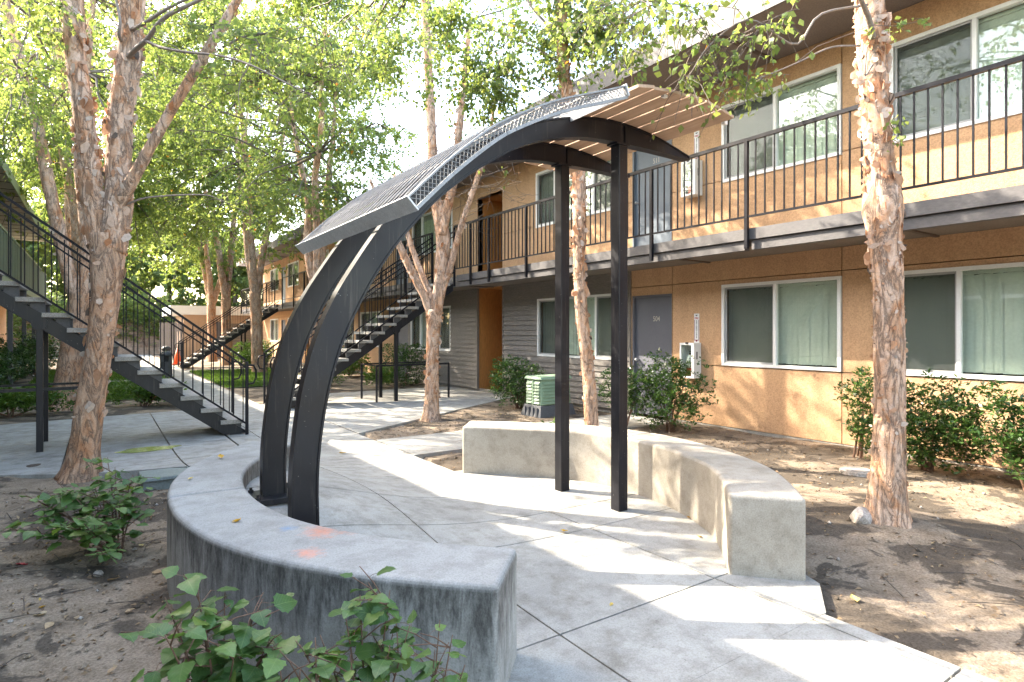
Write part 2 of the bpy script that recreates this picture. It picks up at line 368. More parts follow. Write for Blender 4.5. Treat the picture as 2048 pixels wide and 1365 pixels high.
# glass: real clear pane, mirror by Fresnel
def glass(name, tint, ior=1.5, boost=1.0):
    m, nt, bs, out = newmat(name); nt.nodes.remove(bs)
    t = nd(nt, 'BsdfTransparent'); t.inputs[0].default_value = tint + (1,)
    g = nd(nt, 'BsdfGlossy'); g.inputs['Roughness'].default_value = .015; g.inputs[0].default_value = (.92,.97,.95,1)
    fr = nd(nt, 'Fresnel'); fr.inputs[0].default_value = ior
    gg = nd(nt, 'NewGeometry'); k = math_(nt, 'MULTIPLY', math_(nt, 'MULTIPLY', fr.outputs[0], boost, True), math_(nt, 'SUBTRACT', 1.0, gg.outputs['Backfacing']))
    mx = nd(nt, 'MixShader'); nt.links.new(k, mx.inputs[0]); nt.links.new(t.outputs[0], mx.inputs[1]); nt.links.new(g.outputs[0], mx.inputs[2])
    nt.links.new(mx.outputs[0], out.inputs[0]); return m
M['glass'] = glass('window glass', (.93,.97,.94), 1.5, 2.3)
def screenmat():
    m, nt, bs, out = newmat('insect screen'); bs.inputs['Base Color'].default_value = (.035,.037,.038,1); bs.inputs['Roughness'].default_value = .7
    t = nd(nt, 'BsdfTransparent'); mx = nd(nt, 'MixShader'); mx.inputs[0].default_value = .30
    nt.links.new(t.outputs[0], mx.inputs[1]); nt.links.new(bs.outputs[0], mx.inputs[2]); nt.links.new(mx.outputs[0], out.inputs[0]); return m
M['screen'] = screenmat()

# ------------------------------------------------------------------ ground levels
def zp(v, u):
    su = 1.3 if u < 4.7 else 2.0
    return -.035 + .37 * math.exp(-((v - .9) / 1.1) ** 2 - ((u - 4.7) / su) ** 2)
def inside_near(v, u):      # roughly over the paved area
    return (1.2 < v < 3.25 and u < 13) or ((v - 2.4) ** 2 + (u - 3.9) ** 2 < 4.0)
def zd(v, u):
    n = .030 * noise.noise(Vector((v * .9, u * .9, 0))) + .012 * noise.noise(Vector((v * 4, u * 4, 3)))
    base = -.075
    if v > 3.6 and u < 6.5: base += .05 * min(1, max(0, (v - 4.3) / 1.5))
    # roots heave the soil a little round the trunk on the right
    base += .07 * math.exp(-((v - 4.94) ** 2 + (u - 2.12) ** 2) / .35)
    base += .015 * math.exp(-((v + .15) ** 2 + (u - 7.6) ** 2) / .5)
    if u > 8: base += .02
    if inside_near(v, u): return -.16
    return base + n

# ------------------------------------------------------------------ ground sheet
def grid_sheet(name, xs, ys, fz, m, kind):
    b = MB(); nx, ny = len(xs), len(ys)
    b.v = [(x, y, fz(x, y)) for y in ys for x in xs]
    b.f = [(j*nx+i, j*nx+i+1, (j+1)*nx+i+1, (j+1)*nx+i) for j in range(ny-1) for i in range(nx-1)]
    return b.build(name, m, None, True, kind)
xs = sorted(set([round(q, 3) for q in list(np.linspace(-300, -14, 8)) + list(np.linspace(-13, -4.2, 14)) + list(np.arange(-4, 8.0, .06)) + list(np.linspace(8.2, 14, 6)) + list(np.linspace(20, 300, 6))]))
ys = sorted(set([round(q, 3) for q in list(np.linspace(-300, -8, 6)) + list(np.linspace(-7, -1.2, 12)) + list(np.arange(-1, 14, .06)) + list(np.arange(14.2, 50, .6)) + list(np.linspace(52, 400, 8))]))
grid_sheet('ground', xs, ys, zd, M['dirt'], 'structure')

# ------------------------------------------------------------------ paving slabs
def clip(poly, a, b, c):            # keep a*x+b*y<=c
    out = []
    for i in range(len(poly)):
        p, q = poly[i], poly[(i+1) % len(poly)]; dp = a*p[0]+b*p[1]-c; dq = a*q[0]+b*q[1]-c
        if dp <= 0: out.append(p)
        if (dp < 0 < dq) or (dq < 0 < dp):
            t = dp / (dp - dq); out.append((p[0]+t*(q[0]-p[0]), p[1]+t*(q[1]-p[1])))
    return out
def rect_clip(poly, x0, x1, y0, y1):
    for a, b, c in ((-1,0,-x0),(1,0,x1),(0,-1,-y0),(0,1,y1)):
        poly = clip(poly, a, b, c)
        if len(poly) < 3: return []
    return poly
def paving(name, poly, vc, uc, gap=.006, sub=.4, lift=0.0):
    root = setp(bpy.data.objects.new(name, None), kind='structure'); COL.objects.link(root); ORG[root.name] = Vector((0,0,0))
    for i in range(len(vc)-1):
        for j in range(len(uc)-1):
            x0, x1, y0, y1 = vc[i]+gap, vc[i+1]-gap, uc[j]+gap, uc[j+1]-gap
            cell = rect_clip(poly, x0, x1, y0, y1)
            if len(cell) < 3: continue
            bm = bmesh.new(); cache = {}
            def vert(p):
                k = (round(p[0], 4), round(p[1], 4))
                if k not in cache: cache[k] = bm.verts.new((p[0], p[1], zp(*p) + lift))
                return cache[k]
            nx = max(1, int((x1-x0)/sub)); ny = max(1, int((y1-y0)/sub))
            if abs(zp((x0+x1)/2, (y0+y1)/2) + .035) < .004 and abs(zp(x0, y0)+.035) < .004 and abs(zp(x0, y1)+.035) < .004: nx = ny = 1
            for a in range(nx):
                for b in range(ny):
                    q = rect_clip(cell, x0+(x1-x0)*a/nx, x0+(x1-x0)*(a+1)/nx, y0+(y1-y0)*b/ny, y0+(y1-y0)*(b+1)/ny)
                    vs = []
                    for p in q:
                        w = vert(p)
                        if w not in vs: vs.append(w)
                    if len(vs) >= 3:
                        try: bm.faces.new(vs)
                        except ValueError: pass
            bmesh.ops.recalc_face_normals(bm, faces=bm.faces)
            if sum(f.normal.z for f in bm.faces) < 0: bmesh.ops.reverse_faces(bm, faces=bm.faces)
            be = [e for e in bm.edges if e.is_boundary]
            r = bmesh.ops.extrude_edge_only(bm, edges=be)
            for g in r['geom']:
                if isinstance(g, bmesh.types.BMVert): g.co.z -= .12
            me = bpy.data.meshes.new('paving_slab'); bm.to_mesh(me); bm.free(); me.materials.append(M['paving'])
            me.polygons.foreach_set('use_smooth', [False]*len(me.polygons))
            link('paving_slab', me, root)
    return root
def arc(pts, n):
    """Catmull-Rom resample"""
    p = [Vector((q[0], q[1], 0)) for q in pts]; p = [p[0]*2-p[1]] + p + [p[-1]*2-p[-2]]; out = []
    for i in range(1, len(p)-2):
        for k in range(8):
            t = k/8; a, b, c, d = p[i-1], p[i], p[i+1], p[i+2]
            out.append(.5*((2*b)+(c-a)*t+(2*a-5*b+4*c-d)*t*t+(3*b-a-3*c+d)*t**3))
    out.append(p[-2])
    L = [0]
    for a, b in zip(out, out[1:]): L.append(L[-1]+(b-a).length)
    res = []
    for k in range(n):
        s = L[-1]*k/(n-1); i = max(0, min(len(L)-2, next((i for i in range(len(L)-1) if L[i+1] >= s), len(L)-2)))
        t = (s-L[i])/max(1e-9, L[i+1]-L[i]); res.append(out[i].lerp(out[i+1], t))
    return res
RIN = arc([(3.17,2.255),(3.46,2.52),(3.72,2.82),(3.93,3.27),(4.03,3.68),(4.05,4.05),(3.98,4.42),(3.83,4.70),(3.62,4.95),(3.40,5.22),(3.13,5.46)], 56)
LIN = arc([(1.585,2.25),(1.30,2.54),(1.10,2.80),(.96,3.04),(.84,3.36),(.77,3.80),(.79,4.32),(.92,4.78),(1.16,5.20),(1.46,5.54)], 56)
def offset(c, d):
    out = []
    for i in range(len(c)):
        t = (c[min(i+1, len(c)-1)] - c[max(i-1, 0)]).normalized(); out.append(c[i] + Vector((t.y, -t.x, 0)) * d)
    return out
def hull(points):
    pts = sorted(set(points)); lo, hi = [], []
    for seq, h in ((pts, lo), (pts[::-1], hi)):
        for p in seq:
            while len(h) >= 2 and (h[-1][0]-h[-2][0])*(p[1]-h[-2][1])-(h[-1][1]-h[-2][1])*(p[0]-h[-2][0]) <= 0: h.pop()
            h.append(p)
    return lo[:-1] + hi[:-1]
plat = hull([(p.x, p.y) for p in offset(RIN, .2)[::3] + offset(LIN, -.2)[::3]] + [(3.5,1.87),(3.14,1.64),(1.2,1.64)])
paving('platform', plat, [.2, 1.85, 3.05, 4.6], [1.65, 2.27, 3.38, 3.87, 4.6, 5.44, 6.2], sub=.22)
paving('path', [(1.2,-4),(3.14,-4),(3.14,1.66),(1.2,1.66)], [1.2, 3.03, 3.16], [-4,-2.4,-1.2,-.3,.42,1.04,1.66])
paving('path', [(1.5,5.55),(3.1,5.55),(3.1,13.0),(1.5,13.0)], [1.48, 1.85, 3.12], [5.44, 6.12, 6.75, 7.95, 9.2, 10.5, 11.8, 13.0], sub=.3)
paving('path', [(1.5,13.0),(2.7,13.0),(2.7,46),(1.5,46)], [1.5, 2.72], [13,14.4,15.8,17.2,18.6,20,21.4,22.8,24.2,25.6,27,28.4,30,32,34,37,40,43,46])
paving('path', [(3.12,6.6),(7.86,6.6),(7.86,7.85),(3.12,7.85)], [3.12, 4.4, 5.6, 6.8, 7.86], [6.6, 7.85])
paving('patio', [(3.12,8.5),(6.93,10.78),(7.84,11.3),(7.84,14.5),(3.12,14.5)], [3.12, 4.5, 6.0, 7.84], [8.4, 10.0, 11.5, 13.0, 14.5])
paving('patio', [(1.48,6.5),(.32,7.32),(-.86,8.12),(-3.2,9.7),(-3.2,12.2),(0,12.75),(1.48,12.9)], [-3.2,-1.6,-.35,.75,1.48], [6.5, 7.75, 9.0, 10.2, 11.5, 13.0], sub=.3, gap=.009)
paving('path', [(-3.1,20.9),(1.5,20.9),(1.5,21.9),(-3.1,21.9)], [-3.1,-1.6,0,1.5], [20.9, 21.9])
paving('path', [(2.72,25.4),(7.6,25.4),(7.6,26.5),(2.72,26.5)], [2.72,4.3,6,7.6], [25.4, 26.5])

# ------------------------------------------------------------------ concrete benches
def bench_segment(inner, width, sgn, a, b, z0, z1, m, parent):
    outer = offset(inner, sgn*width); q = MB(); n = b - a + 1
    for i in range(a, b+1):
        p, o = inner[i], outer[i]
        q.v += [(p.x,p.y,z0),(p.x,p.y,z1),(o.x,o.y,z1),(o.x,o.y,z0)]
    for i in range(n-1):
        for k in range(3): q.f.append((i*4+k, i*4+k+1, i*4+4+k+1, i*4+4+k))
    q.f += [(0,3,2,1), ((n-1)*4, (n-1)*4+1, (n-1)*4+2, (n-1)*4+3)]
    o = q.build('bench_segment', m, parent)
    bm = bmesh.new(); bm.from_mesh(o.data); bmesh.ops.recalc_face_normals(bm, faces=bm.faces); bm.to_mesh(o.data); bm.free()
    bv = o.modifiers.new('bevel', 'BEVEL'); bv.width = .028; bv.segments = 4; bv.limit_method = 'ANGLE'; bv.angle_limit = math.radians(50)
    o.data.polygons.foreach_set('use_smooth', [True]*len(o.data.polygons))
    wn_ = o.modifiers.new('wn', 'WEIGHTED_NORMAL'); wn_.keep_sharp = True
    return o
t = thing('curved_bench', 'pale curved concrete bench in the sun beside the two square posts', 'bench', (3.9, 3.9, -.03))
bench_segment(RIN, .44, 1, 0, 30, -.15, .46, M['bench'], t)
bench_segment(RIN, .44, 1, 30, 55, -.15, .46, M['bench'], t)
t = thing('curved_bench', 'shaded curved concrete bench with dark run-off stains and orange paint marks in front', 'bench', (.9, 3.9, -.06))
bench_segment(LIN, .44, -1, 0, 31, -.2, .46, M['bench_dark'], t)
bench_segment(LIN, .44, -1, 31, 55, -.2, .46, M['bench_dark'], t)

# ------------------------------------------------------------------ pergola
t = thing('pergola', 'black arched steel pergola with wire mesh and cedar slat canopy over the benches', 'pergola', (2.3, 3.97, 0))
AO = [(.91,.25),(.91,.60),(.935,.88),(.975,1.14),(1.05,1.41),(1.155,1.65),(1.285,1.87),(1.47,2.14),(1.71,2.42),(1.93,2.61),(2.18,2.775),(2.45,2.925),(2.65,3.015),(2.86,3.085),(3.14,3.155),(3.45,3.19),(3.70,3.185),(3.94,3.16),(4.18,3.115),(4.43,3.052)]
AI = [(1.07,.25),(1.065,.58),(1.09,.87),(1.14,1.14),(1.215,1.39),(1.31,1.60),(1.42,1.80),(1.58,2.03),(1.82,2.30),(2.04,2.49),(2.26,2.645),(2.50,2.79),(2.72,2.885),(2.92,2.945),(3.17,2.995),(3.42,3.015),(3.62,3.02),(3.88,3.025),(4.12,3.025),(4.43,3.022)]
def arch_beam(uc):
    b = MB(); w = .045; N = 64
    A_o = [(p.x, p.y) for p in arc(AO, N+1)]; A_i = [(p.x, p.y) for p in arc(AI, N+1)]
    for i in range(N+1):
        o_, i_ = Vector(A_o[i]), Vector(A_i[i]); L = (i_-o_).length; k = min(.012, L*.25)/max(L, 1e-6)
        row = []
        for f, dw in ((0, w), (k, w), (k, w-.010), (1-k, w-.010), (1-k, w), (1, w)):
            p = o_.lerp(i_, f); row.append((p.x, uc-dw, p.y))
        for f, dw in ((1, w), (1-k, w), (1-k, w-.010), (k, w-.010), (k, w), (0, w)):
            p = o_.lerp(i_, f); row.append((p.x, uc+dw, p.y))
        b.v += row
    for i in range(N):
        for k in range(12): b.f.append((i*12+k, i*12+(k+1)%12, i*12+12+(k+1)%12, i*12+12+k))
    b.f += [tuple(range(11,-1,-1)), tuple(range(N*12, N*12+12))]
    o = b.build('arch_beam', M['black'], t); bm = bmesh.new(); bm.from_mesh(o.data); bmesh.ops.recalc_face_normals(bm, faces=bm.faces); bm.to_mesh(o.data); bm.free()
    bz = zp(.99, uc) + .006
    p = MB().box(.83, 1.15, uc-.15, uc+.15, bz-.02, bz+.018).build('base_plate', M['black'], t, bevel=.003)
    for dv in (.865, 1.115):
        for du in (-.115, .115):
            MB().cyl((dv, uc+du), .018, bz+.018, bz+.035, 6).cyl((dv, uc+du), .010, bz+.035, bz+.052, 8).build('bolt', M['iron'], p)
    s = MB(); zt = 3.018
    s.box(3.575-.05, 3.575+.05, uc-.05, uc+.05, -.12, zt-.012).build('post', M['black'], t, bevel=.006)
    MB().box(3.575-.085, 3.575+.065, uc-.06, uc+.06, zt-.012, zt+.002).build('cap_plate', M['black'], t, bevel=.002)
    # stiffener rib welded over the post
    MB().box(3.60, 3.612, uc-.0465, uc-.037, zt+.012, 3.17).build('stiffener', M['black'], t)
for uc in (3.60, 4.35): arch_beam(uc)
# wire mesh canopy: profile (v,z), rides up off the arch
PROF = arc([(1.36,2.175),(1.60,2.41),(1.88,2.645),(2.07,2.765),(2.39,2.925),(2.77,3.07),(2.99,3.155)], 60)
PROF = [(p.x, p.y) for p in PROF]
U0, U1 = 2.96, 5.14
fr = MB()
PL = [0]
for a, b in zip(PROF, PROF[1:]): PL.append(PL[-1] + math.hypot(b[0]-a[0], b[1]-a[1]))
Ltot_ = PL[-1]
def prof(s):
    s = max(0, min(PL[-1]-1e-6, s)); i = max(j for j in range(len(PL)-1) if PL[j] <= s); f = (s-PL[i])/(PL[i+1]-PL[i])
    a, b = PROF[i], PROF[i+1]; return (a[0]+(b[0]-a[0])*f, a[1]+(b[1]-a[1])*f)
def nrm(s):
    a = prof(s-.03); b = prof(s+.03); l = math.hypot(b[0]-a[0], b[1]-a[1]); return (-(b[1]-a[1])/l, (b[0]-a[0])/l)
for uu in (U0, U1):
    fr = MB()
    for s0 in range(24):
        a = prof(PL[-1]*s0/24); b = prof(PL[-1]*(s0+1)/24); na = nrm(PL[-1]*s0/24)
        fr.bar((a[0],uu,a[1]), (b[0],uu,b[1]), .022, .010)
        fr.bar((a[0]-na[0]*.075,uu,a[1]-na[1]*.075), (b[0]-na[0]*.075,uu,b[1]-na[1]*.075), .012, .02)
    for s0 in (0, Ltot_):
        a = prof(s0); na = nrm(s0); fr.bar((a[0],uu,a[1]), (a[0]-na[0]*.075,uu,a[1]-na[1]*.075), .02, .012)
    fr.build('side_frame', M['steel'], t)
for s0, hh in ((0.0, .085), (PL[-1], .07)):
    a = prof(s0); n = nrm(s0); q = MB(); tx = .010
    c = (a[0]-n[0]*hh, a[1]-n[1]*hh); d = (n[1]*tx, -n[0]*tx)
    if s0 == 0: d = (-d[0], -d[1])
    vs = [(a[0]+n[0]*.012, U0-.02, a[1]+n[1]*.012), (a[0]+n[0]*.012, U1+.02, a[1]+n[1]*.012), (c[0], U1+.02, c[1]), (c[0], U0-.02, c[1])]
    vs += [(p[0]+d[0], p[1], p[2]+d[1]) for p in vs]
    q.add(vs, [(0,1,2,3),(7,6,5,4),(0,4,5,1),(1,5,6,2),(2,6,7,3),(3,7,4,0)])
    o = q.build('end_plate', M['plate'], t, bevel=.002)
wires = MB()
ang = math.tan(math.radians(17)); W = U1-U0; Ltot = PL[-1]
for sg in (1, -1):
    
    k0 = int(-Ltot*ang/.085) - 1; k1 = int((W + Ltot*ang)/.085) + 1
    for k in range(k0, k1):
        ub = k*.085; pts = []
        for i in range(15):
            s0 = Ltot*i/14; uu = ub + sg*ang*s0
            if 0 <= uu <= W:
                a = prof(s0); pts.append((a[0], U0+uu, a[1]+.004*sg))
        for a, b in zip(pts, pts[1:]): wires.bar(a, b, .0048, .0048)
for i in range(4):
    s0 = Ltot*(.2+.2*i); a = prof(s0); wires.bar((a[0], U0, a[1]-.01), (a[0], U1, a[1]-.01), .012)
# skirt wires along both sides
for uu in (U0, U1):
    for i in range(56):
        s0 = Ltot*i/56; a = prof(s0); s1 = min(Ltot, s0+.075); b = prof(s1); n = nrm(s1)
        wires.bar((a[0],uu,a[1]), (b[0]-n[0]*.072,uu,b[1]-n[1]*.072), .0028)
        na = nrm(s0); wires.bar((b[0],uu,b[1]), (a[0]-na[0]*.072,uu,a[1]-na[1]*.072), .0028)
wires.build('wire_mesh', M['wire'], t, kind='stuff')
# cedar slats riding on the arches, ends uneven
for k in range(6):
    v0 = 3.055 + k*.178; v1 = v0 + .163
    def zt(v): return float(np.interp(v, [q[0] for q in AO], [q[1] for q in AO])) + .006
    z0, z1 = zt(v0), zt(v1); n = (-(z1-z0)/.163, 1); e0 = 2.90 + random.uniform(-.03, .03); e1 = 4.98 + random.uniform(-.03, .03)
    q = MB(); vs = []
    for uu in (e0, e1):
        vs += [(v0,uu,z0),(v1,uu,z1),(v1+n[0]*.022,uu,z1+.022),(v0+n[0]*.022,uu,z0+.022)]
    q.add(vs, [(0,1,2,3),(7,6,5,4),(0,4,5,1),(1,5,6,2),(2,6,7,3),(3,7,4,0)]).build('roof_slat', M['slat'], t, bevel=.002)
# small blocks between slats at the near end
for v in (3.41, 4.12):
    z = float(np.interp(v, [q[0] for q in AO], [q[1] for q in AO])); MB().box(v-.02, v+.02, 2.955, 2.985, z-.012, z+.02).build('clip', M['white'], t)

# ------------------------------------------------------------------ orange apartment building (right)
B = thing('apartment_building', 'two storey ochre apartment building with grey siding bays and long black railed balcony', 'building', (7.9, 12, 0))
V = 7.9
WIN = []      # (u0,u1,z0,z1)
def window(parent, u0, u1, z0, z1, lites, v=V, face=-1, detail=True):
    """lites: list of (fraction, kind)  kind 'g' glass or 's' screened sash, listed from the high-u (left) end"""
    f = MB(); s = face; d0, d1 = v + s*.022, v - s*.06
    def bx(ua, ub, za, zb, a=d0, b=d1): f.box(min(a,b), max(a,b), ua, ub, za, zb)
    T = .045
    bx(u0, u0+T, z0, z1); bx(u1-T, u1, z0, z1); bx(u0+T, u1-T, z1-T, z1); bx(u0+T, u1-T, z0, z0+T)
    tot = sum(q[0] for q in lites); uu = u1 - T; cells = []
    for i, (fr_, kd) in enumerate(lites):
        w_ = (u1-u0-2*T)*fr_/tot; a, b = uu - w_, uu
        if i: bx(b-.02, b+.02, z0+T, z1-T, v+s*.016, v-s*.05)
        cells.append((a, b, kd)); uu = a
    w = f.build('window', M['white'], parent)
    for a, b, kd in cells:
        a += .01; b -= .01
        MB().box(v-s*.03-.002, v-s*.03+.002, a, b, z0+T, z1-T).build('pane', M['glass'], w)
        if kd == 's':
            q = MB(); e = .028; va, vb = sorted((v+s*.002, v-s*.012))
            q.box(va, vb, a, a+e, z0+T, z1-T).box(va, vb, b-e, b, z0+T, z1-T).box(va, vb, a+e, b-e, z1-T-e, z1-T).box(va, vb, a+e, b-e, z0+T, z0+T+e)
            sf = q.build('screen_frame', M['screenframe'], w)
            MB().box(v-s*.006-.001, v-s*.006+.001, a+e, b-e, z0+T+e, z1-T-e).build('insect_screen', M['screen'], w)
    bl = MB(); uu = u0 + T
    k = 0
    while uu < u1 - T - .02:
        wd = min(.092, u1-T-uu); j = random.uniform(-.003, .003); c = uu + wd/2
        bl.add([(v-s*(.10-.004+j), uu, z0+.06+random.uniform(0,.01)), (v-s*(.10+.004+j), uu+wd, z0+.06), (v-s*(.10+.004+j), uu+wd, z1-.085-random.uniform(0,.012)), (v-s*(.10-.004+j), uu, z1-.085)], [(0,1,2,3)])
        uu += .086; k += 1
    bl.box(min(v-s*.13, v-s*.08), max(v-s*.13, v-s*.08), u0+T, u1-T, z1-.085, z1-T)
    bl.build('blind', M['blind'], w)
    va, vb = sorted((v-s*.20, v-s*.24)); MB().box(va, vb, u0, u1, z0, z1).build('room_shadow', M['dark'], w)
    return w
def wall_cell(parent, u0, u1, z0, z1, holes, m, name='stucco_panel', thick=.16, gap=.006, v=V, face=-1):
    """one panel with openings, cut from a grid of boxes"""
    us = sorted({u0+gap, u1-gap} | {q for h in holes for q in (h[0], h[1]) if u0+gap < q < u1-gap})
    zs = sorted({z0+gap, z1-gap} | {q for h in holes for q in (h[2], h[3]) if z0+gap < q < z1-gap})
    vid = {}; b = MB()
    va = v; vb = v - face*thick
    def vt(x, u, z):
        k = (x, round(u,4), round(z,4))
        if k not in vid: vid[k] = len(b.v); b.v.append((x, u, z))
        return vid[k]
    solid = {}
    for i in range(len(us)-1):
        for j in range(len(zs)-1):
            cu, cz = (us[i]+us[i+1])/2, (zs[j]+zs[j+1])/2
            solid[i,j] = not any(h[0] < cu < h[1] and h[2] < cz < h[3] for h in holes)
    for (i,j), ok in solid.items():
        if not ok: continue
        a, c, e, g = us[i], us[i+1], zs[j], zs[j+1]
        b.f.append((vt(va,a,e), vt(va,a,g), vt(va,c,g), vt(va,c,e)))
        for (di,dj), (p, q) in {(-1,0): ((a,e),(a,g)), (1,0): ((c,g),(c,e)), (0,-1): ((c,e),(a,e)), (0,1): ((a,g),(c,g))}.items():
            if not solid.get((i+di, j+dj), False): b.f.append((vt(va,*p), vt(vb,*p), vt(vb,*q), vt(va,*q)))
    if not b.f: return
    o = b.build(name, m, parent); bm = bmesh.new(); bm.from_mesh(o.data); bmesh.ops.recalc_face_normals(bm, faces=bm.faces); bm.to_mesh(o.data); bm.free(); return o
# openings
LW = [(-2.2,-.4,.94,2.18,'gs'), (1.72,3.53,.94,2.18,'sg'), (3.935,5.735,.94,2.18,'sg'), (7.94,10.45,.93,2.18,'sgs'), (14.38,16.93,.93,2.18,'sgs'), (19.3,21.25,.94,2.18,'sg'), (22.0,23.8,.94,2.18,'gs'), (25.0,26.6,.94,2.18,'sg'), (29.6,31.6,.94,2.18,'sg'), (33.6,35.4,.94,2.18,'sg')]
UW = [(-2.2,-.4,3.73,4.94,'gs'), (1.60,3.36,3.73,4.94,'sg'), (3.935,5.735,3.75,4.93,'sg'), (8.0,10.5,3.74,4.94,'sgs'), (14.3,16.83,3.74,4.94,'sgs'), (19.3,21.25,3.74,4.94,'sg'), (22.0,23.8,3.74,4.94,'gs'), (25.0,26.6,3.74,4.94,'sg'), (29.6,31.6,3.74,4.94,'sg'), (33.6,35.4,3.74,4.94,'sg')]
LD = [(6.72,7.62,-.02,2.10), (17.15,18.05,-.02,2.10), (24.0,24.8,-.02,2.1), (32.1,32.95,-.02,2.1)]
UD = [(6.72,7.62,2.78,4.86), (17.15,18.05,2.78,4.86), (24.0,24.8,2.78,4.86), (32.1,32.95,2.78,4.86)]
RC = [(11.80,12.95,-.02,2.555), (11.85,13.0,2.78,4.85), (27.2,28.3,-.02,2.555), (27.2,28.3,2.78,4.85)]
FR = {'sg': [(1,'s'),(1.06,'g')], 'gs': [(1,'g'),(1,'s')], 'sgs': [(.62,'s'),(1.26,'g'),(.62,'s')]}
for (a,b,c,d,k) in LW + UW: window(B, a, b, c, d, FR[k])
H = [w[:4] for w in LW + UW] + LD + UD + RC
# ground floor stucco, then upper floor; the siding bays are left out here
lo_cols = [-6,-2.3,.8,3.93,6.71,7.66]
for u0, u1 in zip(lo_cols, lo_cols[1:]):
    for z0, z1 in ((-.0,.93),(.93,2.25),(2.25,2.74)): wall_cell(B, u0, u1, z0, z1, H, M['stucco'])
for u0, u1 in ((18.1,21.6),(21.6,24.9),(24.9,27.0),(28.4,31.9),(31.9,37.2)):
    for z0, z1 in ((0,.93),(.93,2.25),(2.25,2.74)): wall_cell(B, u0, u1, z0, z1, H, M['stucco'])
for u0, u1 in zip([-6,-2.3,.8,3.93,6.71,11.2,13.7,17.1,21.6,24.9,28.6,31.9], [-2.3,.8,3.93,6.71,11.2,13.7,17.1,21.6,24.9,28.6,31.9,37.2]):
    for z0, z1 in ((2.76,3.79),(3.79,5.32)): wall_cell(B, u0, u1, z0, z1, H, M['stucco'])
# lap siding bays
def siding_bay(u0, u1, z0, z1):
    z = z0; r = .1135
    while z < z1 - .02:
        zt_ = min(z1, z + r); spans = [(u0, u1)]
        for h in H:
            if h[3] > z + .01 and h[2] < zt_ - .01:
                ns = []
                for a, b in spans:
                    if h[1] <= a or h[0] >= b: ns.append((a, b)); continue
                    if h[0] > a + .01: ns.append((a, h[0]))
                    if h[1] < b - .01: ns.append((h[1], b))
                spans = ns
        for a, b in spans:
            MB().add([(V-.034,a,z),(V-.034,b,z),(V-.006,b,zt_+.004),(V-.006,a,zt_+.004),(V+.03,a,z),(V+.03,b,z),(V+.03,b,zt_+.004),(V+.03,a,zt_+.004)],
               [(3,2,1,0),(4,5,6,7),(0,1,5,4),(1,2,6,5),(2,3,7,6),(3,0,4,7)]).build('siding_board', M['siding'], B)
        z += r
siding_bay(7.66, 11.78, .02, 2.70); siding_bay(12.97, 17.13, .02, 2.70); siding_bay(27.0, 27.18, .02, 2.7)
for a, b in ((7.645,7.66),(11.78,11.80),(12.95,12.97)): MB().box(V-.040, V+.03, a, b, 0, 2.70).build('corner_trim', M['siding'], B)
MB().box(V+.20, V+.3, -6, 37.2, -.1, 5.3).build('inner_wall', M['dark'], B) if False else None
q = MB()
for a, b in ((-6,11.7),(13.1,27.1),(28.4,37.2)): q.box(V+.30, V+7, a, b, -.1, 5.3)
q.build('core', M['stucco'], B)
# open breezeway recesses with painted plywood walls
for (a, b, c, d) in RC:
    q = MB(); dp = 1.5 if c < 1 else 2.6
    q.box(V+dp, V+dp+.05, a-.1, b+.1, c, d+.05).box(V+.02, V+dp, a-.05, a, c, d+.05).box(V+.02, V+dp, b, b+.05, c, d+.05).box(V+.02, V+dp, a, b, d, d+.05)
    if c > 1: q.box(V, V+dp, a, b, c-.08, c-.02)
    q.build('breezeway', M['recess'], B)
q = MB(); 
for k in range(10): q.bar((V+1.2, 11.9+k*.12, 2.8), (V+1.2, 11.9+k*.12, 3.8), .014)
q.bar((V+1.2, 11.86, 3.82), (V+1.2, 13.0, 3.82), .03); q.build('stair_gate', M['rail'], B)
# doors
for k, (a, b, c, d) in enumerate(LD + UD):
    up = c > 1; q = MB().box(V+.05, V+.09, a+.035, b-.035, c+.02, d-.035)
    dr = q.build('door', M['door_blue'] if up else M['door_grey'], B)
    fr_ = MB().box(V-.004, V+.12, a, a+.035, c, d).box(V-.004, V+.12, b-.035, b, c, d).box(V-.004, V+.12, a+.035, b-.035, d-.035, d)
    fr_.build('door_frame', M['door_blue'] if up else M['door_grey'], dr)
    kn = MB().tube([(V+.05, b-.11, c+.98), (V-.01, b-.11, c+.98)], [.014, .014], 10).tube([(V-.01, b-.11, c+.98), (V-.03, b-.11, c+.98), (V-.045, b-.11, c+.98)], [.02, .03, .018], 12)
    kn.build('door_knob', M['steel'], dr, smooth=True)
    if k == 0: wall_text('door_number', '504', .125, V+.048, 7.10, 1.68, M['numeral'], dr, .0006, .85)
    if k == len(LD): wall_text('door_number', '511', .125, V+.048, 7.10, 4.43, M['numeral'], dr, .0006, .85)
# balcony
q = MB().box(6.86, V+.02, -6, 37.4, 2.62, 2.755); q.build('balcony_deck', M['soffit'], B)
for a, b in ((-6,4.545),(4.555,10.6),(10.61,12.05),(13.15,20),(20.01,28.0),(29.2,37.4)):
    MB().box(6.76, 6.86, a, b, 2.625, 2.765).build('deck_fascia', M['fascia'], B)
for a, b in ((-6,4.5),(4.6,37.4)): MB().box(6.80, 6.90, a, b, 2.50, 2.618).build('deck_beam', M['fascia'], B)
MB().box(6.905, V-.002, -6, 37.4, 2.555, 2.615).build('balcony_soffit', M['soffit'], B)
for u in [-3.4,-.3,2.85,5.95,9.1,12.2,15.3,18.4,21.5,24.6,27.7,30.8,33.9]:
    MB().box(6.91, V-.03, u-.025, u+.025, 2.535, 2.555).build('soffit_batten', M['batten'], B)
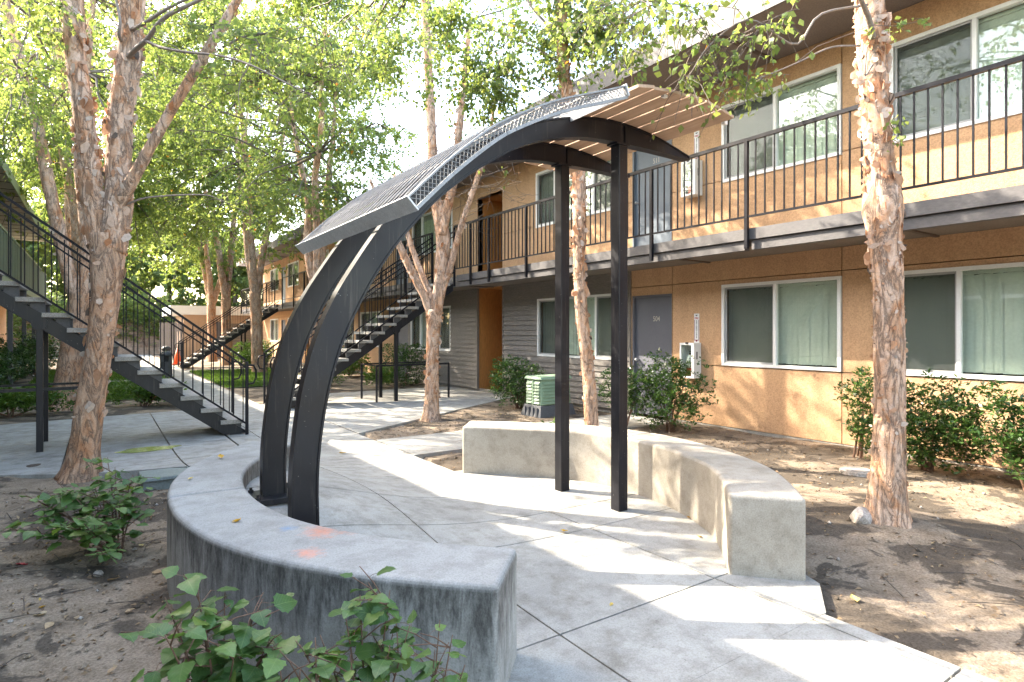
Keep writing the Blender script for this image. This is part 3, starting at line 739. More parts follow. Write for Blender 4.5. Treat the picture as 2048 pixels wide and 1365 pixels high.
# railing
rl = MB(); PU = [-3.4,-1.85,-.3,1.28,2.88,4.52,6.10,7.68,9.26,10.6,11.35,12.08, 13.2,14.8,16.4,18.0,19.6,21.2,22.8,24.4,26.0,27.9, 29.3,31,32.6,34.2,35.8,37.3]
for a, b in ((-3.4,12.08),(13.2,27.9),(29.3,37.3)):
    rl.box(6.70, 6.74, a, b, 3.855, 3.90).box(6.708, 6.732, a, b, 2.895, 2.92)
rl.box(6.74, V-.3, 37.28, 37.32, 3.855, 3.9)
R = rl.build('balcony_railing', M['rail'], B)
pm = MB().box(-.022,.022,-.022,.022,0,1.36); pme = None
def shared(name, mb, m):
    me = bpy.data.meshes.new(name); me.from_pydata([tuple(p) for p in mb.v], [], mb.f); me.materials.append(m); return me
pme = shared('railing_post', pm, M['rail']); bme = shared('baluster', MB().box(-.008,.008,-.008,.008,0,.936), M['rail'])
for u in PU: link('railing_post', pme, R, Vector((6.72, u, 2.505)) - ORG[R.name])
nb = 0
for a, b in zip(PU, PU[1:]):
    if (b - a) > 1.75 or (a > 12 and b < 13.3) : continue
    n = round((b-a)/.125)
    for k in range(1, n):
        if nb >= 298: break
        link('baluster', bme, R, Vector((6.72, a+(b-a)*k/n, 2.92)) - ORG[R.name]); nb += 1
# roof and eave
MB().box(6.56, 15, -6.5, 37.8, 5.34, 5.62).build('roof', M['fascia'], B)
MB().box(6.535, 6.56, -6.5, 37.8, 5.30, 5.66).build('roof_fascia', M['fascia'], B)
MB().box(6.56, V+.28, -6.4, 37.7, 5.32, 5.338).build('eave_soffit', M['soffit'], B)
for u in [-2.4,.0,2.4,4.85,7.3,9.75,12.2,14.6,17,19.5,22,24.4,27,29.4,31.8,34.2]:
    MB().box(6.58, V-.02, u-.025, u+.025, 5.295, 5.32).build('eave_batten', M['batten'], B)
# base ledge (weep screed)
MB().box(V-.012, V+.05, -6, 6.7, -.1, -.004).build('foundation', M['tread'], B)
MB().box(V+.02, V+.1, 7.6, 37.2, -.15, .02).build('foundation', M['tread'], B)
MB().box(V, 15, 37.2, 37.3, 0, 5.3).build('end_wall', M['stucco'], B)

# extinguisher cabinets and their signs, on the wall by each door
def cabinet(u, z, label):
    t = thing('extinguisher_cabinet', label, 'extinguisher cabinet', (V-.1, u, z), 'extinguisher cabinets beside the doors')
    h, w, d = .56, .28, .17; v1 = V-.002; v0 = V-d
    q = MB(); T = .022
    q.box(v1-.01, v1, u-w/2, u+w/2, z, z+h).box(v0, v1-.01, u-w/2, u-w/2+.008, z, z+h).box(v0, v1-.01, u+w/2-.008, u+w/2, z, z+h)
    q.box(v0, v1-.01, u-w/2+.008, u+w/2-.008, z, z+.01).box(v0, v1-.01, u-w/2+.008, u+w/2-.008, z+h-.01, z+h)
    q.build('box', M['white'], t, bevel=.002)
    f = MB().box(v0-.012, v0-.001, u-w/2, u-w/2+.05, z, z+h).box(v0-.012, v0-.001, u+w/2-.03, u+w/2, z, z+h).box(v0-.012, v0-.001, u-w/2+.05, u+w/2-.03, z+h-.035, z+h).box(v0-.012, v0-.001, u-w/2+.05, u+w/2-.03, z, z+.03)
    dr = f.build('door', M['white'], t); MB().box(v0-.008, v0-.005, u-w/2+.05, u+w/2-.03, z+.03, z+h-.035).build('pane', M['glass'], dr)
    MB().box(v0-.02, v0-.012, u-.03, u+.02, z+h-.02, z+h+.01).build('latch', M['iron'], dr)
    MB().box(v0+.05, v0+.075, u-w/2-.003, u-w/2, z+.3, z+.42).build('slot', M['ink'], t)
    c = (V-.085, u+.01); e = MB().tube([(c[0],c[1],z+.02),(c[0],c[1],z+.16)], .055, 16); body = e.build('extinguisher', M['red'], t, smooth=False)
    MB().tube([(c[0],c[1],z+.16),(c[0],c[1],z+.30),(c[0],c[1],z+.345),(c[0],c[1],z+.37)], [.0555,.0555,.04,.018], 16).build('label_band', M['white'], body, smooth=True)
    MB().tube([(c[0],c[1],z+.37),(c[0],c[1],z+.42)], .016, 10).box(c[0]-.012,c[0]+.012,c[1]-.06,c[1]+.02,z+.41,z+.43).build('valve', M['iron'], body)
    MB().tube([(c[0]-.02,c[1],z+.41),(c[0]-.03,c[1]-.06,z+.40),(c[0]-.035,c[1]-.075,z+.30),(c[0]-.035,c[1]-.07,z+.18)], .009, 8).build('hose', M['steel'], body)
cabinet(6.265, .72, 'white fire extinguisher cabinet on ground floor wall beside the grey door')
cabinet(6.24, 3.63, 'white fire extinguisher cabinet upstairs behind the balcony railing by the blue door')
def fire_sign(u, z, label):
    t = thing('fire_sign', label, 'sign', (V-.006, u, z), 'fire extinguisher signs on the wall')
    w, h = .10, .47
    MB().box(V-.006, V-.002, u-w/2, u+w/2, z, z+h).build('plate', M['sign_white'], t)
    e = MB()
    e.box(V-.0075, V-.006, u-.044, u-.036, z+.03, z+h-.10).box(V-.0075, V-.006, u+.036, u+.044, z+.03, z+h-.10)
    e.build('border', M['maroon'], t)
    wall_text('lettering', 'FIRE', .042, V-.008, u, z+h-.075, M['red'], t, .0006)
    for i, ch in enumerate('EXTINGUISHER'): wall_text('lettering', ch, .030, V-.008, u, z+h-.118-i*.0245, M['ink'], t, .0006)
    MB().add([(V-.008,u-.03,z+h-.02),(V-.008,u+.03,z+h-.02),(V-.008,u,z+h-.042)], [(0,1,2)]).build('arrow', M['ink'], t)
    MB().add([(V-.008,u-.035,z+.05),(V-.008,u+.035,z+.05),(V-.008,u,z+.012)], [(0,1,2)]).build('arrow', M['maroon'], t)
fire_sign(6.21, 1.28, 'vertical white FIRE EXTINGUISHER sign above the ground floor cabinet')
fire_sign(6.21, 4.21, 'vertical white FIRE EXTINGUISHER sign above the upstairs cabinet')

# ------------------------------------------------------------------ outside staircases
def staircase(label, vf, sgn, u0, u1, n, rise, run, guard=True, gz=0.0, fine=True):
    """sgn: +1 climbs towards +v"""
    t = thing('staircase', label, 'staircase', (vf, (u0+u1)/2, gz), 'outside staircases')
    treads = []
    def V_(k): return vf + sgn*run*k
    tw = run + .05
    for k in range(n):
        a, b = sorted((V_(k) - sgn*tw/2, V_(k) + sgn*tw/2)); z = gz + rise*(k+1)
        treads.append(MB().box(a, b, u0+.04, u1-.04, z-.058, z).build('tread', M['tread'], t, bevel=.006))
    sl_ = rise/run
    for us in (u0+.13, u1-.13):
        a = (vf - sgn*.20, us, gz + rise - .262 - .2*sl_); e = (V_(n), us, gz + rise*(n+1) - .262)
        q = MB(); w = .03
        dz = .085
        vs = []
        for p in (a, e):
            for du in (-w, w):
                vs += [(p[0], p[1]+du, p[2]-dz), (p[0], p[1]+du, p[2]+dz)]
        # foot is cut level with the ground
        vs[0] = (a[0]+sgn*.30, us-w, gz-.02); vs[2] = (a[0]+sgn*.30, us+w, gz-.02); vs[1] = (a[0]-sgn*.04, us-w, gz-.02); vs[3] = (a[0]-sgn*.04, us+w, gz-.02)
        q.add(vs, [(0,1,3,2),(4,6,7,5),(0,4,5,1),(2,3,7,6),(1,5,7,3),(0,2,6,4)])
        st = q.build('stringer', M['black'], t, bevel=.003)
        for k in range(n):
            z = gz + rise*(k+1) - .058; c = V_(k)
            lo, hi = sorted((c - sgn*.135, c + sgn*.015)); MB().box(lo, hi, us-.022, us+.022, max(gz-.03, z-.205), z-.001).build('bracket', M['bracket'], treads[k], bevel=.003)
    for ur, near in ((u0, True), (u1, False)):
        q = MB(); s0 = (vf - sgn*.20, ur, gz + rise + .80); e0 = (V_(n)-sgn*.02, ur, gz + rise*(n+1) + .90)
        zf = lambda v: gz + rise + (v - vf)*sgn*sl_
        def rp(k, h): v = V_(k); return (v, ur, zf(v) + h)
        q.bar(rp(-.7, .99), rp(n, 1.02), .03, .03); q.bar(rp(-.7, .885), rp(n, .915), .022, .022); q.bar(rp(-.7, .075), rp(n, .10), .026, .026)
        rr = q.build('handrail', M['rail'], t)
        if fine:
            nbal = int(n*run/.125)
            for k in range(nbal+1):
                kk = -.55 + (n+.4)*k/nbal; v = V_(kk); zb = zf(v)
                MB().bar((v, ur, zb+.085), (v, ur, zb+.975), .013).build('baluster', M['rail'], rr)
        else:
            q = MB(); nbal = int(n*run/.125)
            for k in range(nbal+1):
                kk = -.55 + (n+.4)*k/nbal; v = V_(kk); zb = zf(v); q.bar((v, ur, zb+.085), (v, ur, zb+.975), .014)
            q.build('balusters', M['rail'], rr, kind='stuff')
        v = V_(-.75)
        MB().box(v-.02, v+.02, ur-.02, ur+.02, gz-.03, zf(v)+.98).build('newel_post', M['rail'], rr)
        loop = [(v-sgn*.02, ur, zf(v)+.93), (v-sgn*.09, ur, zf(v)+.92), (v-sgn*.125, ur, zf(v)+.85), (v-sgn*.125, ur, zf(v)+.74), (v-sgn*.09, ur, zf(v)+.66), (v-sgn*.02, ur, zf(v)+.65)]
        MB().tube(loop, .014, 8).build('rail_loop', M['rail'], rr, smooth=True)
    vm = V_(n*.62)
    for us in (u0+.13, u1-.13):
        zt_ = gz + rise + (vm - vf)*sgn*sl_ - .36
        MB().box(vm-.035, vm+.035, us-.035, us+.035, gz-.05, zt_+.06).build('support_post', M['black'], t, bevel=.004)
        MB().tube([(vm, us-.05, zt_+.10), (vm, us+.05, zt_+.10)], .085, 14).build('bearing_plate', M['black'], t)
    if guard:
        va, vb = V_(n*.50), V_(n*.97)
        q = MB()
        for z in (.74,):
            q.bar((min(va,vb), u0+.12, gz+z), (max(va,vb), u0+.12, gz+z), .04); q.bar((min(va,vb), u1-.12, gz+z), (max(va,vb), u1-.12, gz+z), .03)
        q.bar((va, u0+.12, gz+.74), (va, u1-.12, gz+.74), .03)
        for v_, u_ in ((va, u0+.12), (vb, u0+.12), (va, u1-.12), (vb, u1-.12)): q.box(v_-.018, v_+.018, u_-.018, u_+.018, gz-.05, gz+.755)
        q.build('under_stair_guard', M['black'], t)
    return t
staircase('concrete tread staircase with black rails rising left behind the big birch', 1.56, -1, 9.30, 10.42, 14, .188, .251)
staircase('concrete tread staircase rising to the balcony behind the arch legs', 2.98, 1, 11.9, 13.02, 14, .183, .262)
staircase('distant staircase rising right towards far balcony beyond the lawn', 2.95, 1, 28.05, 29.15, 14, .183, .262, guard=False, fine=False)

# ------------------------------------------------------------------ left building
LB = thing('apartment_building', 'two storey green trimmed apartment block at left edge behind the staircase', 'building', (-3.2, 20, 0))
LV = -3.3
MB().box(-12, -1.93, -8, 33.2, 5.42, 5.55).build('roof', M['green_trim'], LB)
MB().box(-1.93, -1.90, -8, 33.2, 5.34, 5.62).build('roof_fascia', M['green_trim'], LB)
MB().box(LV, -1.94, -8, 33.1, 5.40, 5.418).build('eave_soffit', M['soffit_pale'], LB)
for k in range(16): MB().box(LV, -1.95, 17.4+k, 17.43+k, 5.385, 5.40).build('eave_batten', M['batten'], LB)
MB().box(-11.8, LV-.02, -8, 33, 2.8, 5.4).build('upper_wall', M['soffit_pale'], LB)
MB().box(LV-.05, -1.92, -8, 33.2, 2.66, 2.82).build('balcony_deck', M['green_trim'], LB)
pb = shared('parapet_board', MB().box(0, .025, 0, .292, 0, 1.12), M['green_board'])
for k in range(56): link('parapet_board', pb, LB, Vector((-1.98 + .006*(k % 2), 16.4 + k*.3, 2.83)) - ORG[LB.name])
for a, b in ((-8,8.9),(10.8,16.4)): MB().box(-1.98, -1.955, a, b, 2.83, 3.95).build('parapet_panel', M['green_board'], LB)
MB().box(-2.0, -1.93, 16.4, 33.2, 3.95, 4.0).build('parapet_cap', M['green_trim'], LB)
lw = MB(); 
lwins = [(19.0,20.3,.95,2.15),(22.2,23.3,.95,2.15),(26.2,27.4,.95,2.15)]
z = 0.0
while z < 2.64:
    spans = [(-8, 28.6)]
    for h in lwins:
        if h[3] > z+.01 and h[2] < z+.10:
            spans = [s_ for a, b in spans for s_ in ((a, min(b,h[0])), (max(a,h[1]), b)) if s_[1]-s_[0] > .01]
    for a, b in spans: lw.add([(LV+.018,a,z),(LV+.018,b,z),(LV+.004,b,z+.118),(LV+.004,a,z+.118)], [(0,1,2,3)])
    z += .114
lw.build('lap_siding', M['siding_left'], LB)
MB().box(-11.8, LV-.25, -8, 33, -.1, 2.66).build('lower_wall', M['stucco_tan'], LB)
MB().box(LV-.24, LV+.02, 28.6, 33, 0, 2.66).build('stucco_panel', M['stucco'], LB)
for h in lwins: window(LB, h[0], h[1], h[2], h[3], [(1,'g'),(1,'g')], LV, 1)
for u in (29.3,): MB().box(LV+.021, LV+.05, u, u+.9, 0, 2.1).build('door', M['white'], LB)
for u in (17.9, 21.2, 24.8, 28.2, 31.6): MB().box(-2.08, -1.97, u-.055, u+.055, -.05, 2.66).build('porch_post', M['fascia'], LB)

# ------------------------------------------------------------------ low building and wall at the far end
t = thing('low_building', 'low tan outbuilding with white fascia at far end of the walk', 'building', (5.5, 39, 0))
MB().box(3.9, 9.5, 38.6, 43, -.05, 2.45).build('wall', M['stucco_tan'], t)
MB().box(3.2, 9.9, 38.0, 43.4, 2.45, 2.95).build('roof_fascia', M['white'], t)
MB().box(5.2, 6.0, 38.57, 38.6, 0, 2.05).build('door', M['door_grey'], t)
for k in range(12): MB().add([(6.4,38.585,.06+k*.16),(9.4,38.585,.06+k*.16),(9.4,38.597,.21+k*.16),(6.4,38.597,.21+k*.16)], [(0,1,2,3)]).build('siding_board', M['siding'], t)
t = thing('plank_gate', 'grey plank gate between low outbuilding and stone wall', 'gate', (3.3, 39, 0))
for k in range(9): MB().box(2.75+k*.125, 2.86+k*.125, 38.9, 38.93, -.05, 2.0).build('plank', M['siding_left'], t)
MB().box(2.72, 3.9, 38.935, 38.97, .4, .5).box(2.72, 3.9, 38.935, 38.97, 1.5, 1.6).build('cross_rail', M['siding_left'], t)
t = thing('retaining_wall', 'rough stone retaining wall closing the far end of the courtyard', 'wall', (0, 47, 0))
for r in range(9):
    x = -8 + (r % 2)*.3
    while x < 3.6:
        w = random.uniform(.45, .8)
        MB().box(x, x+w-.02, 47+random.uniform(-.05,.03), 47.5, r*.27-.05, r*.27+.205).build('stone_block', M['stone'], t, bevel=0)
        x += w
b = MB(); b.box(-12, 12, 47.3, 49, -.1, 2.2); b.build('backfill', M['dirt'], t)

# ------------------------------------------------------------------ courtyard furniture
def litter_bin(loc, label):
    t = thing('litter_bin', label, 'litter bin', loc, 'litter bins along the far walk'); x, y, z = loc
    MB().cyl((x,y), .165, z-.03, z+.58, 24).build('body', M['bin'], t); MB().cyl((x,y), .12, z+.58, z+.80, 16).build('opening_shade', M['dark'], t)  # dark core closes the lid openings, their shade put into its colour
    for k in range(4):
        a = math.pi/4 + k*math.pi/2; cx, cy = x+.145*math.cos(a), y+.145*math.sin(a)
        MB().box(cx-.045, cx+.045, cy-.045, cy+.045, z+.58, z+.76).build('lid_strut', M['bin'], t)
    MB().tube([(x,y,z+.755),(x,y,z+.82),(x,y,z+.89),(x,y,z+.915)], [.185,.175,.11,.02], 24).build('domed_lid', M['bin'], t, smooth=True)
litter_bin((1.68, 21.3, -.04), 'dark round litter bin with domed lid, nearer one beside the walk')
litter_bin((2.3, 29.2, -.04), 'dark round litter bin, farther one seen behind the stair rail')
t = thing('traffic_cone', 'small orange traffic cone by the foot of the far stairs', 'traffic cone', (2.95, 31.6, -.04))
MB().cyl((2.95,31.6), .19, 0, .72, 20, .03).build('cone_body', M['cone'], t, smooth=True)
MB().box(2.72, 3.18, 31.37, 31.83, -.06, 0).build('cone_base', M['cone'], t)
t = thing('sign_post', 'pale grey post with small white disc far down the courtyard', 'post', (.4, 33, 0))
MB().box(.34,.46,32.94,33.06,-.06,3.0).build('pole', M['pole'], t); MB().tube([(.4,32.93,2.45),(.4,32.91,2.45)], .16, 16).build('disc', M['sign_white'], t)
# green utility enclosure on its charcoal pad
t = thing('utility_box', 'pale green louvred utility box on dark pad beside grey siding', 'utility box', (6.75, 8.75, 0))
def frust(x0,x1,y0,y1,z0,z1,i):
    return MB().add([(x0,y0,z0),(x1,y0,z0),(x1,y1,z0),(x0,y1,z0),(x0+i,y0+i,z1),(x1-i,y0+i,z1),(x1-i,y1-i,z1),(x0+i,y1-i,z1)], [(0,3,2,1),(4,5,6,7),(0,1,5,4),(1,2,6,5),(2,3,7,6),(3,0,4,7)])
frust(6.36,7.20,8.34,8.95,-.08,.14,.05).build('pad', M['pad'], t, bevel=.012)
for k in range(4): frust(6.355,6.40,8.44+k*.12,8.49+k*.12,-.08,.10,.006).build('pad_rib', M['pad'], t)
sh = frust(6.43,7.12,8.41,8.87,.14,.60,.012); sb_ = sh.build('housing', M['utility_green'], t, bevel=.02)
for k in range(7):
    z = .17 + k*.058
    MB().add([(6.47,8.385,z),(7.08,8.385,z),(7.08,8.415,z+.05),(6.47,8.415,z+.05),(6.47,8.42,z),(7.08,8.42,z)], [(0,1,2,3),(0,4,5,1),(0,3,4),(1,5,2)]).build('louvre', M['utility_green'], sb_)
    for a, b in ((8.45,8.60),(8.68,8.83)):
        MB().add([(6.405,a,z),(6.405,b,z),(6.437,b,z+.05),(6.437,a,z+.05),(6.44,a,z),(6.44,b,z)], [(3,2,1,0),(0,1,5,4),(0,4,3),(1,2,5)]).build('louvre', M['utility_green'], sb_)
MB().box(6.41,6.44,8.615,8.665,.15,.58).build('centre_rib', M['utility_green'], sb_)
frust(6.40,7.15,8.38,8.90,.60,.655,.03).build('lid', M['utility_green'], t, bevel=.015)
MB().box(6.78,6.90,8.343,8.349,.0,.08).build('label_plate', M['sign_white'], t)
# irrigation valve box and lid
t = thing('valve_box', 'grey green irrigation valve box lid set at edge of the paving', 'valve box', (.56, 7.0, 0))
frust(.33,.90,6.72,7.12,-.12,.01,.01).build('body', M['valve'], t); frust(.31,.92,6.70,7.14,.01,.04,.012).build('lid', M['valve'], t, bevel=.006)
t = thing('drain_cover', 'round pale drain cover lying in the dirt by the wall', 'drain cover', (6.55, 3.1, 0))
dz = zd(6.55,3.1); MB().cyl((6.55,3.1), .17, dz-.05, dz+.03, 28, .165).build('rim', M['rock'], t); MB().cyl((6.55,3.1), .13, dz+.03, dz+.04, 28).build('lid', M['rock'], t)
t = thing('rubble_block', 'broken pale concrete chunk at the foot of the right birch', 'rubble', (4.35, 2.25, 0))
bm = bmesh.new(); bmesh.ops.create_icosphere(bm, subdivisions=2, radius=1)
for q in bm.verts:
    n = noise.noise(q.co*2.1+Vector((5,1,2)))*.35; q.co = Vector((q.co.x*.10*(1+n), q.co.y*.075*(1+n), q.co.z*.07*(1+n)))
me = bpy.data.meshes.new('chunk'); bm.to_mesh(me); bm.free(); me.materials.append(M['rock'])
pr = P(1725, 1048, 4.55); link('chunk', me, t, (pr.x-4.35, pr.y-2.25, zd(pr.x,pr.y)+.03))
# algae puddle on the paving
b = MB(); n = 28
pc = (.50, 8.80)
for k in range(n):
    a = 2*math.pi*k/n; r = .30*(1+.35*noise.noise(Vector((math.cos(a)*1.4, math.sin(a)*1.4, 2))))
    x, y = pc[0]+r*math.cos(a)*1.15, pc[1]+r*.62*math.sin(a); b.v.append((x, y, zp(x,y)+.004))
b.v.append((pc[0], pc[1], zp(*pc)+.004)); b.f = [(k, (k+1)%n, n) for k in range(n)]
o = b.build('puddle', M['algae'], None, True); setp(o, 'shallow green algae puddle on the left paving below the stairs', 'puddle')
# blue edged paver poking out bottom right
t = thing('edging_block', 'pale edging block poking from soil in the bottom right corner', 'edging block', (3.36, .86, 0))
MB().box(3.24,3.50,.70,.78,-.12,.02).build('block', M['rock'], t, bevel=.006)

# ------------------------------------------------------------------ vegetation tools
def quads_mesh(name, verts, nper, faces_per, m, parent, tint=None, kind=None, label=None, smooth=False):
    """verts (N,nper,3) numpy; faces_per list of index tuples (all quads)"""
    N = verts.shape[0]; o0 = np.array(ORG[parent.name]) if parent else np.zeros(3)
    me = bpy.data.meshes.new(name); k = len(faces_per); fp = np.array(faces_per)
    me.vertices.add(N*nper); me.vertices.foreach_set('co', (verts.reshape(-1,3) - o0).astype(np.float32).ravel())
    idx = (np.arange(N)[:,None,None]*nper + fp[None]).reshape(-1)
    me.loops.add(len(idx)); me.loops.foreach_set('vertex_index', idx.astype(np.int32))
    me.polygons.add(N*k); fl = fp.shape[1]
    me.polygons.foreach_set('loop_start', np.arange(N*k, dtype=np.int32)*fl)
    me.update(calc_edges=True)
    if tint is not None:
        at = me.attributes.new('tint', 'FLOAT', 'FACE'); at.data.foreach_set('value', np.repeat(tint, k).astype(np.float32))
    me.materials.append(m); me.validate()
    return link(name, me, parent, (0,0,0), kind, label)
def unit(a): return a / np.maximum(1e-9, np.linalg.norm(a, axis=-1, keepdims=True))
def leaf_quads(c, axis, nor, L, wr=.74, fold=.18):
    axis = unit(axis); side = unit(np.cross(axis, nor)); nn = np.cross(side, axis); L = L[:,None]
    base = c; tip = c + axis*L + nn*L*(-.10)
    a = c + axis*L*.42 + side*L*wr/2 + nn*L*fold*.5; b = c + axis*L*.42 - side*L*wr/2 + nn*L*fold*.5
    return np.stack([base, a, tip, b], 1)
def tubes_fast(paths, rads, sides=3):
    """paths (N,K,3), rads (N,K) -> verts, faces arrays merged as quads"""
    N, K, _ = paths.shape
    t = np.gradient(paths, axis=1); t = unit(t)
    ref = np.where(np.abs(t[...,2:3]) > .9, np.array([1.,0,0]), np.array([0.,0,1])); x = unit(np.cross(t, ref)); y = np.cross(t, x)
    an = np.arange(sides)*2*np.pi/sides
    ring = paths[:,:,None,:] + rads[:,:,None,None]*(x[:,:,None,:]*np.cos(an)[None,None,:,None] + y[:,:,None,:]*np.sin(an)[None,None,:,None])
    verts = ring.reshape(N, K*sides, 3)
    faces = [(i*sides+k, i*sides+(k+1)%sides, (i+1)*sides+(k+1)%sides, (i+1)*sides+k) for i in range(K-1) for k in range(sides)]
    return verts, faces
def bez(s, m, e, f): f = f[...,None]; return s*(1-f)**2 + 2*m*f*(1-f) + e*f**2

def crown(parent, starts, center, radii, nb, ntw, nl, size, m='leaf', lean=.0, targets=None, twig_len=(.35,.8), br=.022, low_cut=None, droop=.55, tint_shift=0.0):
    starts = np.array([list(s) for s in starts], float); c = np.array(center); r = np.array(radii)
    if targets is None:
        d = unit(RNG.normal(size=(nb,3))); rad = RNG.uniform(.35, 1, size=(nb,1))**.5; tg = c + d*rad*r
    else:
        tg = np.array([list(q) for q in targets], float); nb = len(tg)
    if low_cut is not None: tg[:,2] = np.maximum(tg[:,2], low_cut + RNG.uniform(0,.6,nb))
    dist = np.linalg.norm(tg[:,None]-starts[None], axis=2) + RNG.uniform(0, 1.2, (nb, len(starts))); s = starts[np.argmin(dist, 1)]
    ln = np.linalg.norm(tg-s, axis=1, keepdims=True)
    mid = (s+tg)/2 + np.concatenate([RNG.normal(size=(nb,2))*.12*ln, .16*ln], 1)
    K = 7; f = np.linspace(0,1,K)[None].repeat(nb,0); paths = bez(s[:,None], mid[:,None], tg[:,None], f)
    paths[:,1:-1] += RNG.normal(size=paths[:,1:-1].shape)*.025*ln[:,None]
    rads = np.linspace(br, .004, K)[None]*np.clip(ln/2.0, .5, 1.6)
    bv, bf = tubes_fast(paths, rads, 5)
    quads_mesh('branches', bv, bv.shape[1], bf, M['twig'], parent)
    # twigs
    T = nb*ntw; bi = np.repeat(np.arange(nb), ntw); ft = RNG.uniform(.28, 1.0, T)
    o = bez(s[bi], mid[bi], tg[bi], ft); dirs = RNG.normal(size=(T,3)); dirs[:,2] = dirs[:,2]*.45 - droop*.5
    dirs = unit(dirs); tl = RNG.uniform(*twig_len, T)[:,None]
    end = o + dirs*tl; end[:,2] -= droop*tl[:,0]*.5; tm = o + dirs*tl*.55; tm[:,2] += .04
    K2 = 3; f2 = np.linspace(0,1,K2)[None].repeat(T,0); tp = bez(o[:,None], tm[:,None], end[:,None], f2)
    tv, tf = tubes_fast(tp, np.broadcast_to(np.linspace(.004,.0018,K2)[None], (T,K2)), 3)
    quads_mesh('twigs', tv, tv.shape[1], tf, M['twig'], parent, kind='stuff')
    N = T*nl; ti = np.repeat(np.arange(T), nl); fl = RNG.uniform(.12, 1.0, N)
    p = bez(o[ti], tm[ti], end[ti], fl) + RNG.normal(size=(N,3))*.022
    ax = RNG.normal(size=(N,3))*.75 + dirs[ti]*.5; ax[:,2] -= .75
    nor = RNG.normal(size=(N,3)); nor[:,2] += .5
    L = size*RNG.uniform(.6, 1.15, N)
    q = leaf_quads(p, ax, nor, L)
    tint = np.clip(RNG.beta(2, 2.6, N)*.95 + tint_shift + (RNG.random(N) > .992)*.5, 0, 1)
    return quads_mesh('crown', q, 4, [(0,1,2,3)], M[m], parent, tint, kind=None)

def trunk_part(parent, name, pts, rads, m, n=28, amp=.05, sc=(5,5,2.2), step=.05, seed=0, flare=0.0, burl=None):
    """bark-textured tube through pts, resampled"""
    pts = [Vector(p) for p in pts]; out = []; ro = []
    for a, b, r0, r1 in zip(pts, pts[1:], rads, rads[1:]):
        k = max(1, int((b-a).length/step))
        for i in range(k): out.append(a.lerp(b, i/k)); ro.append(r0+(r1-r0)*i/k)
    out.append(pts[-1]); ro.append(rads[-1])
    # smooth the kinks
    for _ in range(6):
        out = [out[0]] + [(out[i-1]+out[i]*2+out[i+1])/4 for i in range(1, len(out)-1)] + [out[-1]]
        ro = [ro[0]] + [(ro[i-1]+ro[i]*2+ro[i+1])/4 for i in range(1, len(ro)-1)] + [ro[-1]]
    z0 = out[0].z; off = Vector((seed*3.1, seed*1.7, seed))
    def fn(p, d, r):
        q = p + d*r; w = Vector((q.x*sc[0], q.y*sc[1], q.z*sc[2])) + off
        k = 1 + amp*noise.noise(w) + amp*.6*abs(noise.noise(w*2.7)) + amp*.35*noise.noise(w*6)
        if flare: 
            h = max(0, 1 - (p.z-z0)/.45); ang = math.atan2(d.y, d.x)
            k += flare*h*h*(1 + .35*math.sin(ang*5+seed) + .2*math.sin(ang*3+1))
        if burl:
            k += burl[2]*math.exp(-((p.z-burl[0])/burl[1])**2)*(1+.8*noise.noise(w*.8))
        return r*k
    b = MB(); b.tube(out, ro, n, True, fn)
    o = b.build(name, M[m], parent, True)
    return o, out, ro
def flakes(parent, out, ro, n, size, zlo, zhi=99, bias=1.0):
    """curling shreds of bark standing off the trunk"""
    idx = [i for i in range(1, len(out)-1) if zlo <= out[i].z <= zhi]
    if not idx: return
    vs = np.zeros((n, 6, 3)); tint = np.clip(RNG.beta(1.6, 1.6, n) + (RNG.random(n) > .93)*.6, 0, 1)
    for k in range(n):
        i = random.choice(idx); t = (out[i+1]-out[i-1]).normalized(); a = random.uniform(0, 2*math.pi)
        x = t.cross(Vector((.3,.9,.1))).normalized(); y = t.cross(x); d = x*math.cos(a) + y*math.sin(a); s = t.cross(d)
        if random.random() < .5: s = -s
        w = size*(.22 + 1.25*random.random()**2.6); h = w*random.uniform(.6, 2.4); c = out[i] + d*ro[i]*1.035 + t*random.uniform(-.03,.03)
        tilt = random.uniform(-.5,.5); up = (t + s*tilt).normalized(); cu = random.uniform(.15, .85)
        prev = random.uniform(-.2,.2)
        for j, (f, lift, ha, hb) in enumerate(((0,0,.25,.75),(.5,.22*cu,.55,1.0),(1,.8*cu,.0,.55))):
            pos_ = c + s*(w*f*(1-.3*cu*f)) + d*(w*lift) + up*(h*prev*f)
            vs[k, j*2] = pos_ - up*h*.5*random.uniform(ha,hb); vs[k, j*2+1] = pos_ + up*h*.5*random.uniform(ha,hb)
    quads_mesh('bark_flakes', vs, 6, [(0,2,3,1),(2,4,5,3)], M['flake'], parent, tint, kind='stuff')

# ------------------------------------------------------------------ trees
G_R = 'river birches along the building'; 
# big birch, front left, three stems
D = 6.18
t = thing('birch_tree', 'large multi-stemmed peeling birch at left in front of the staircase', 'tree', (-.15, 7.61, -.05))
dd = D/1193
tr, o1, r1 = trunk_part(t, 'trunk', [P(158,965,D), P(166,930,D), P(178,820,D), P(198,700,D), P(212,600,D), P(216,520,D), P(214,470,D)], [29*dd, 27*dd, 24*dd, 23*dd, 24*dd, 29*dd, 30*dd], 'bark_low', 44, .08, (7,7,2.6), .04, 1, .42)
flakes(t, o1, r1, 200, .05, .5, 3)
tr2, o2, r2 = trunk_part(t, 'limb', [P(205,505,D), P(192,440,D), P(180,360,D-.05), P(170,250,D-.1), P(152,120,D-.1), P(146,0,D-.1), P(140,-180,D), P(120,-420,D)], [21*dd,21*dd,20*dd,17.5*dd,18*dd,18*dd,15*dd,7*dd], 'bark', 30, .12, (9,9,3), .04, 2)
flakes(t, o2, r2, 520, .068, 1.6)
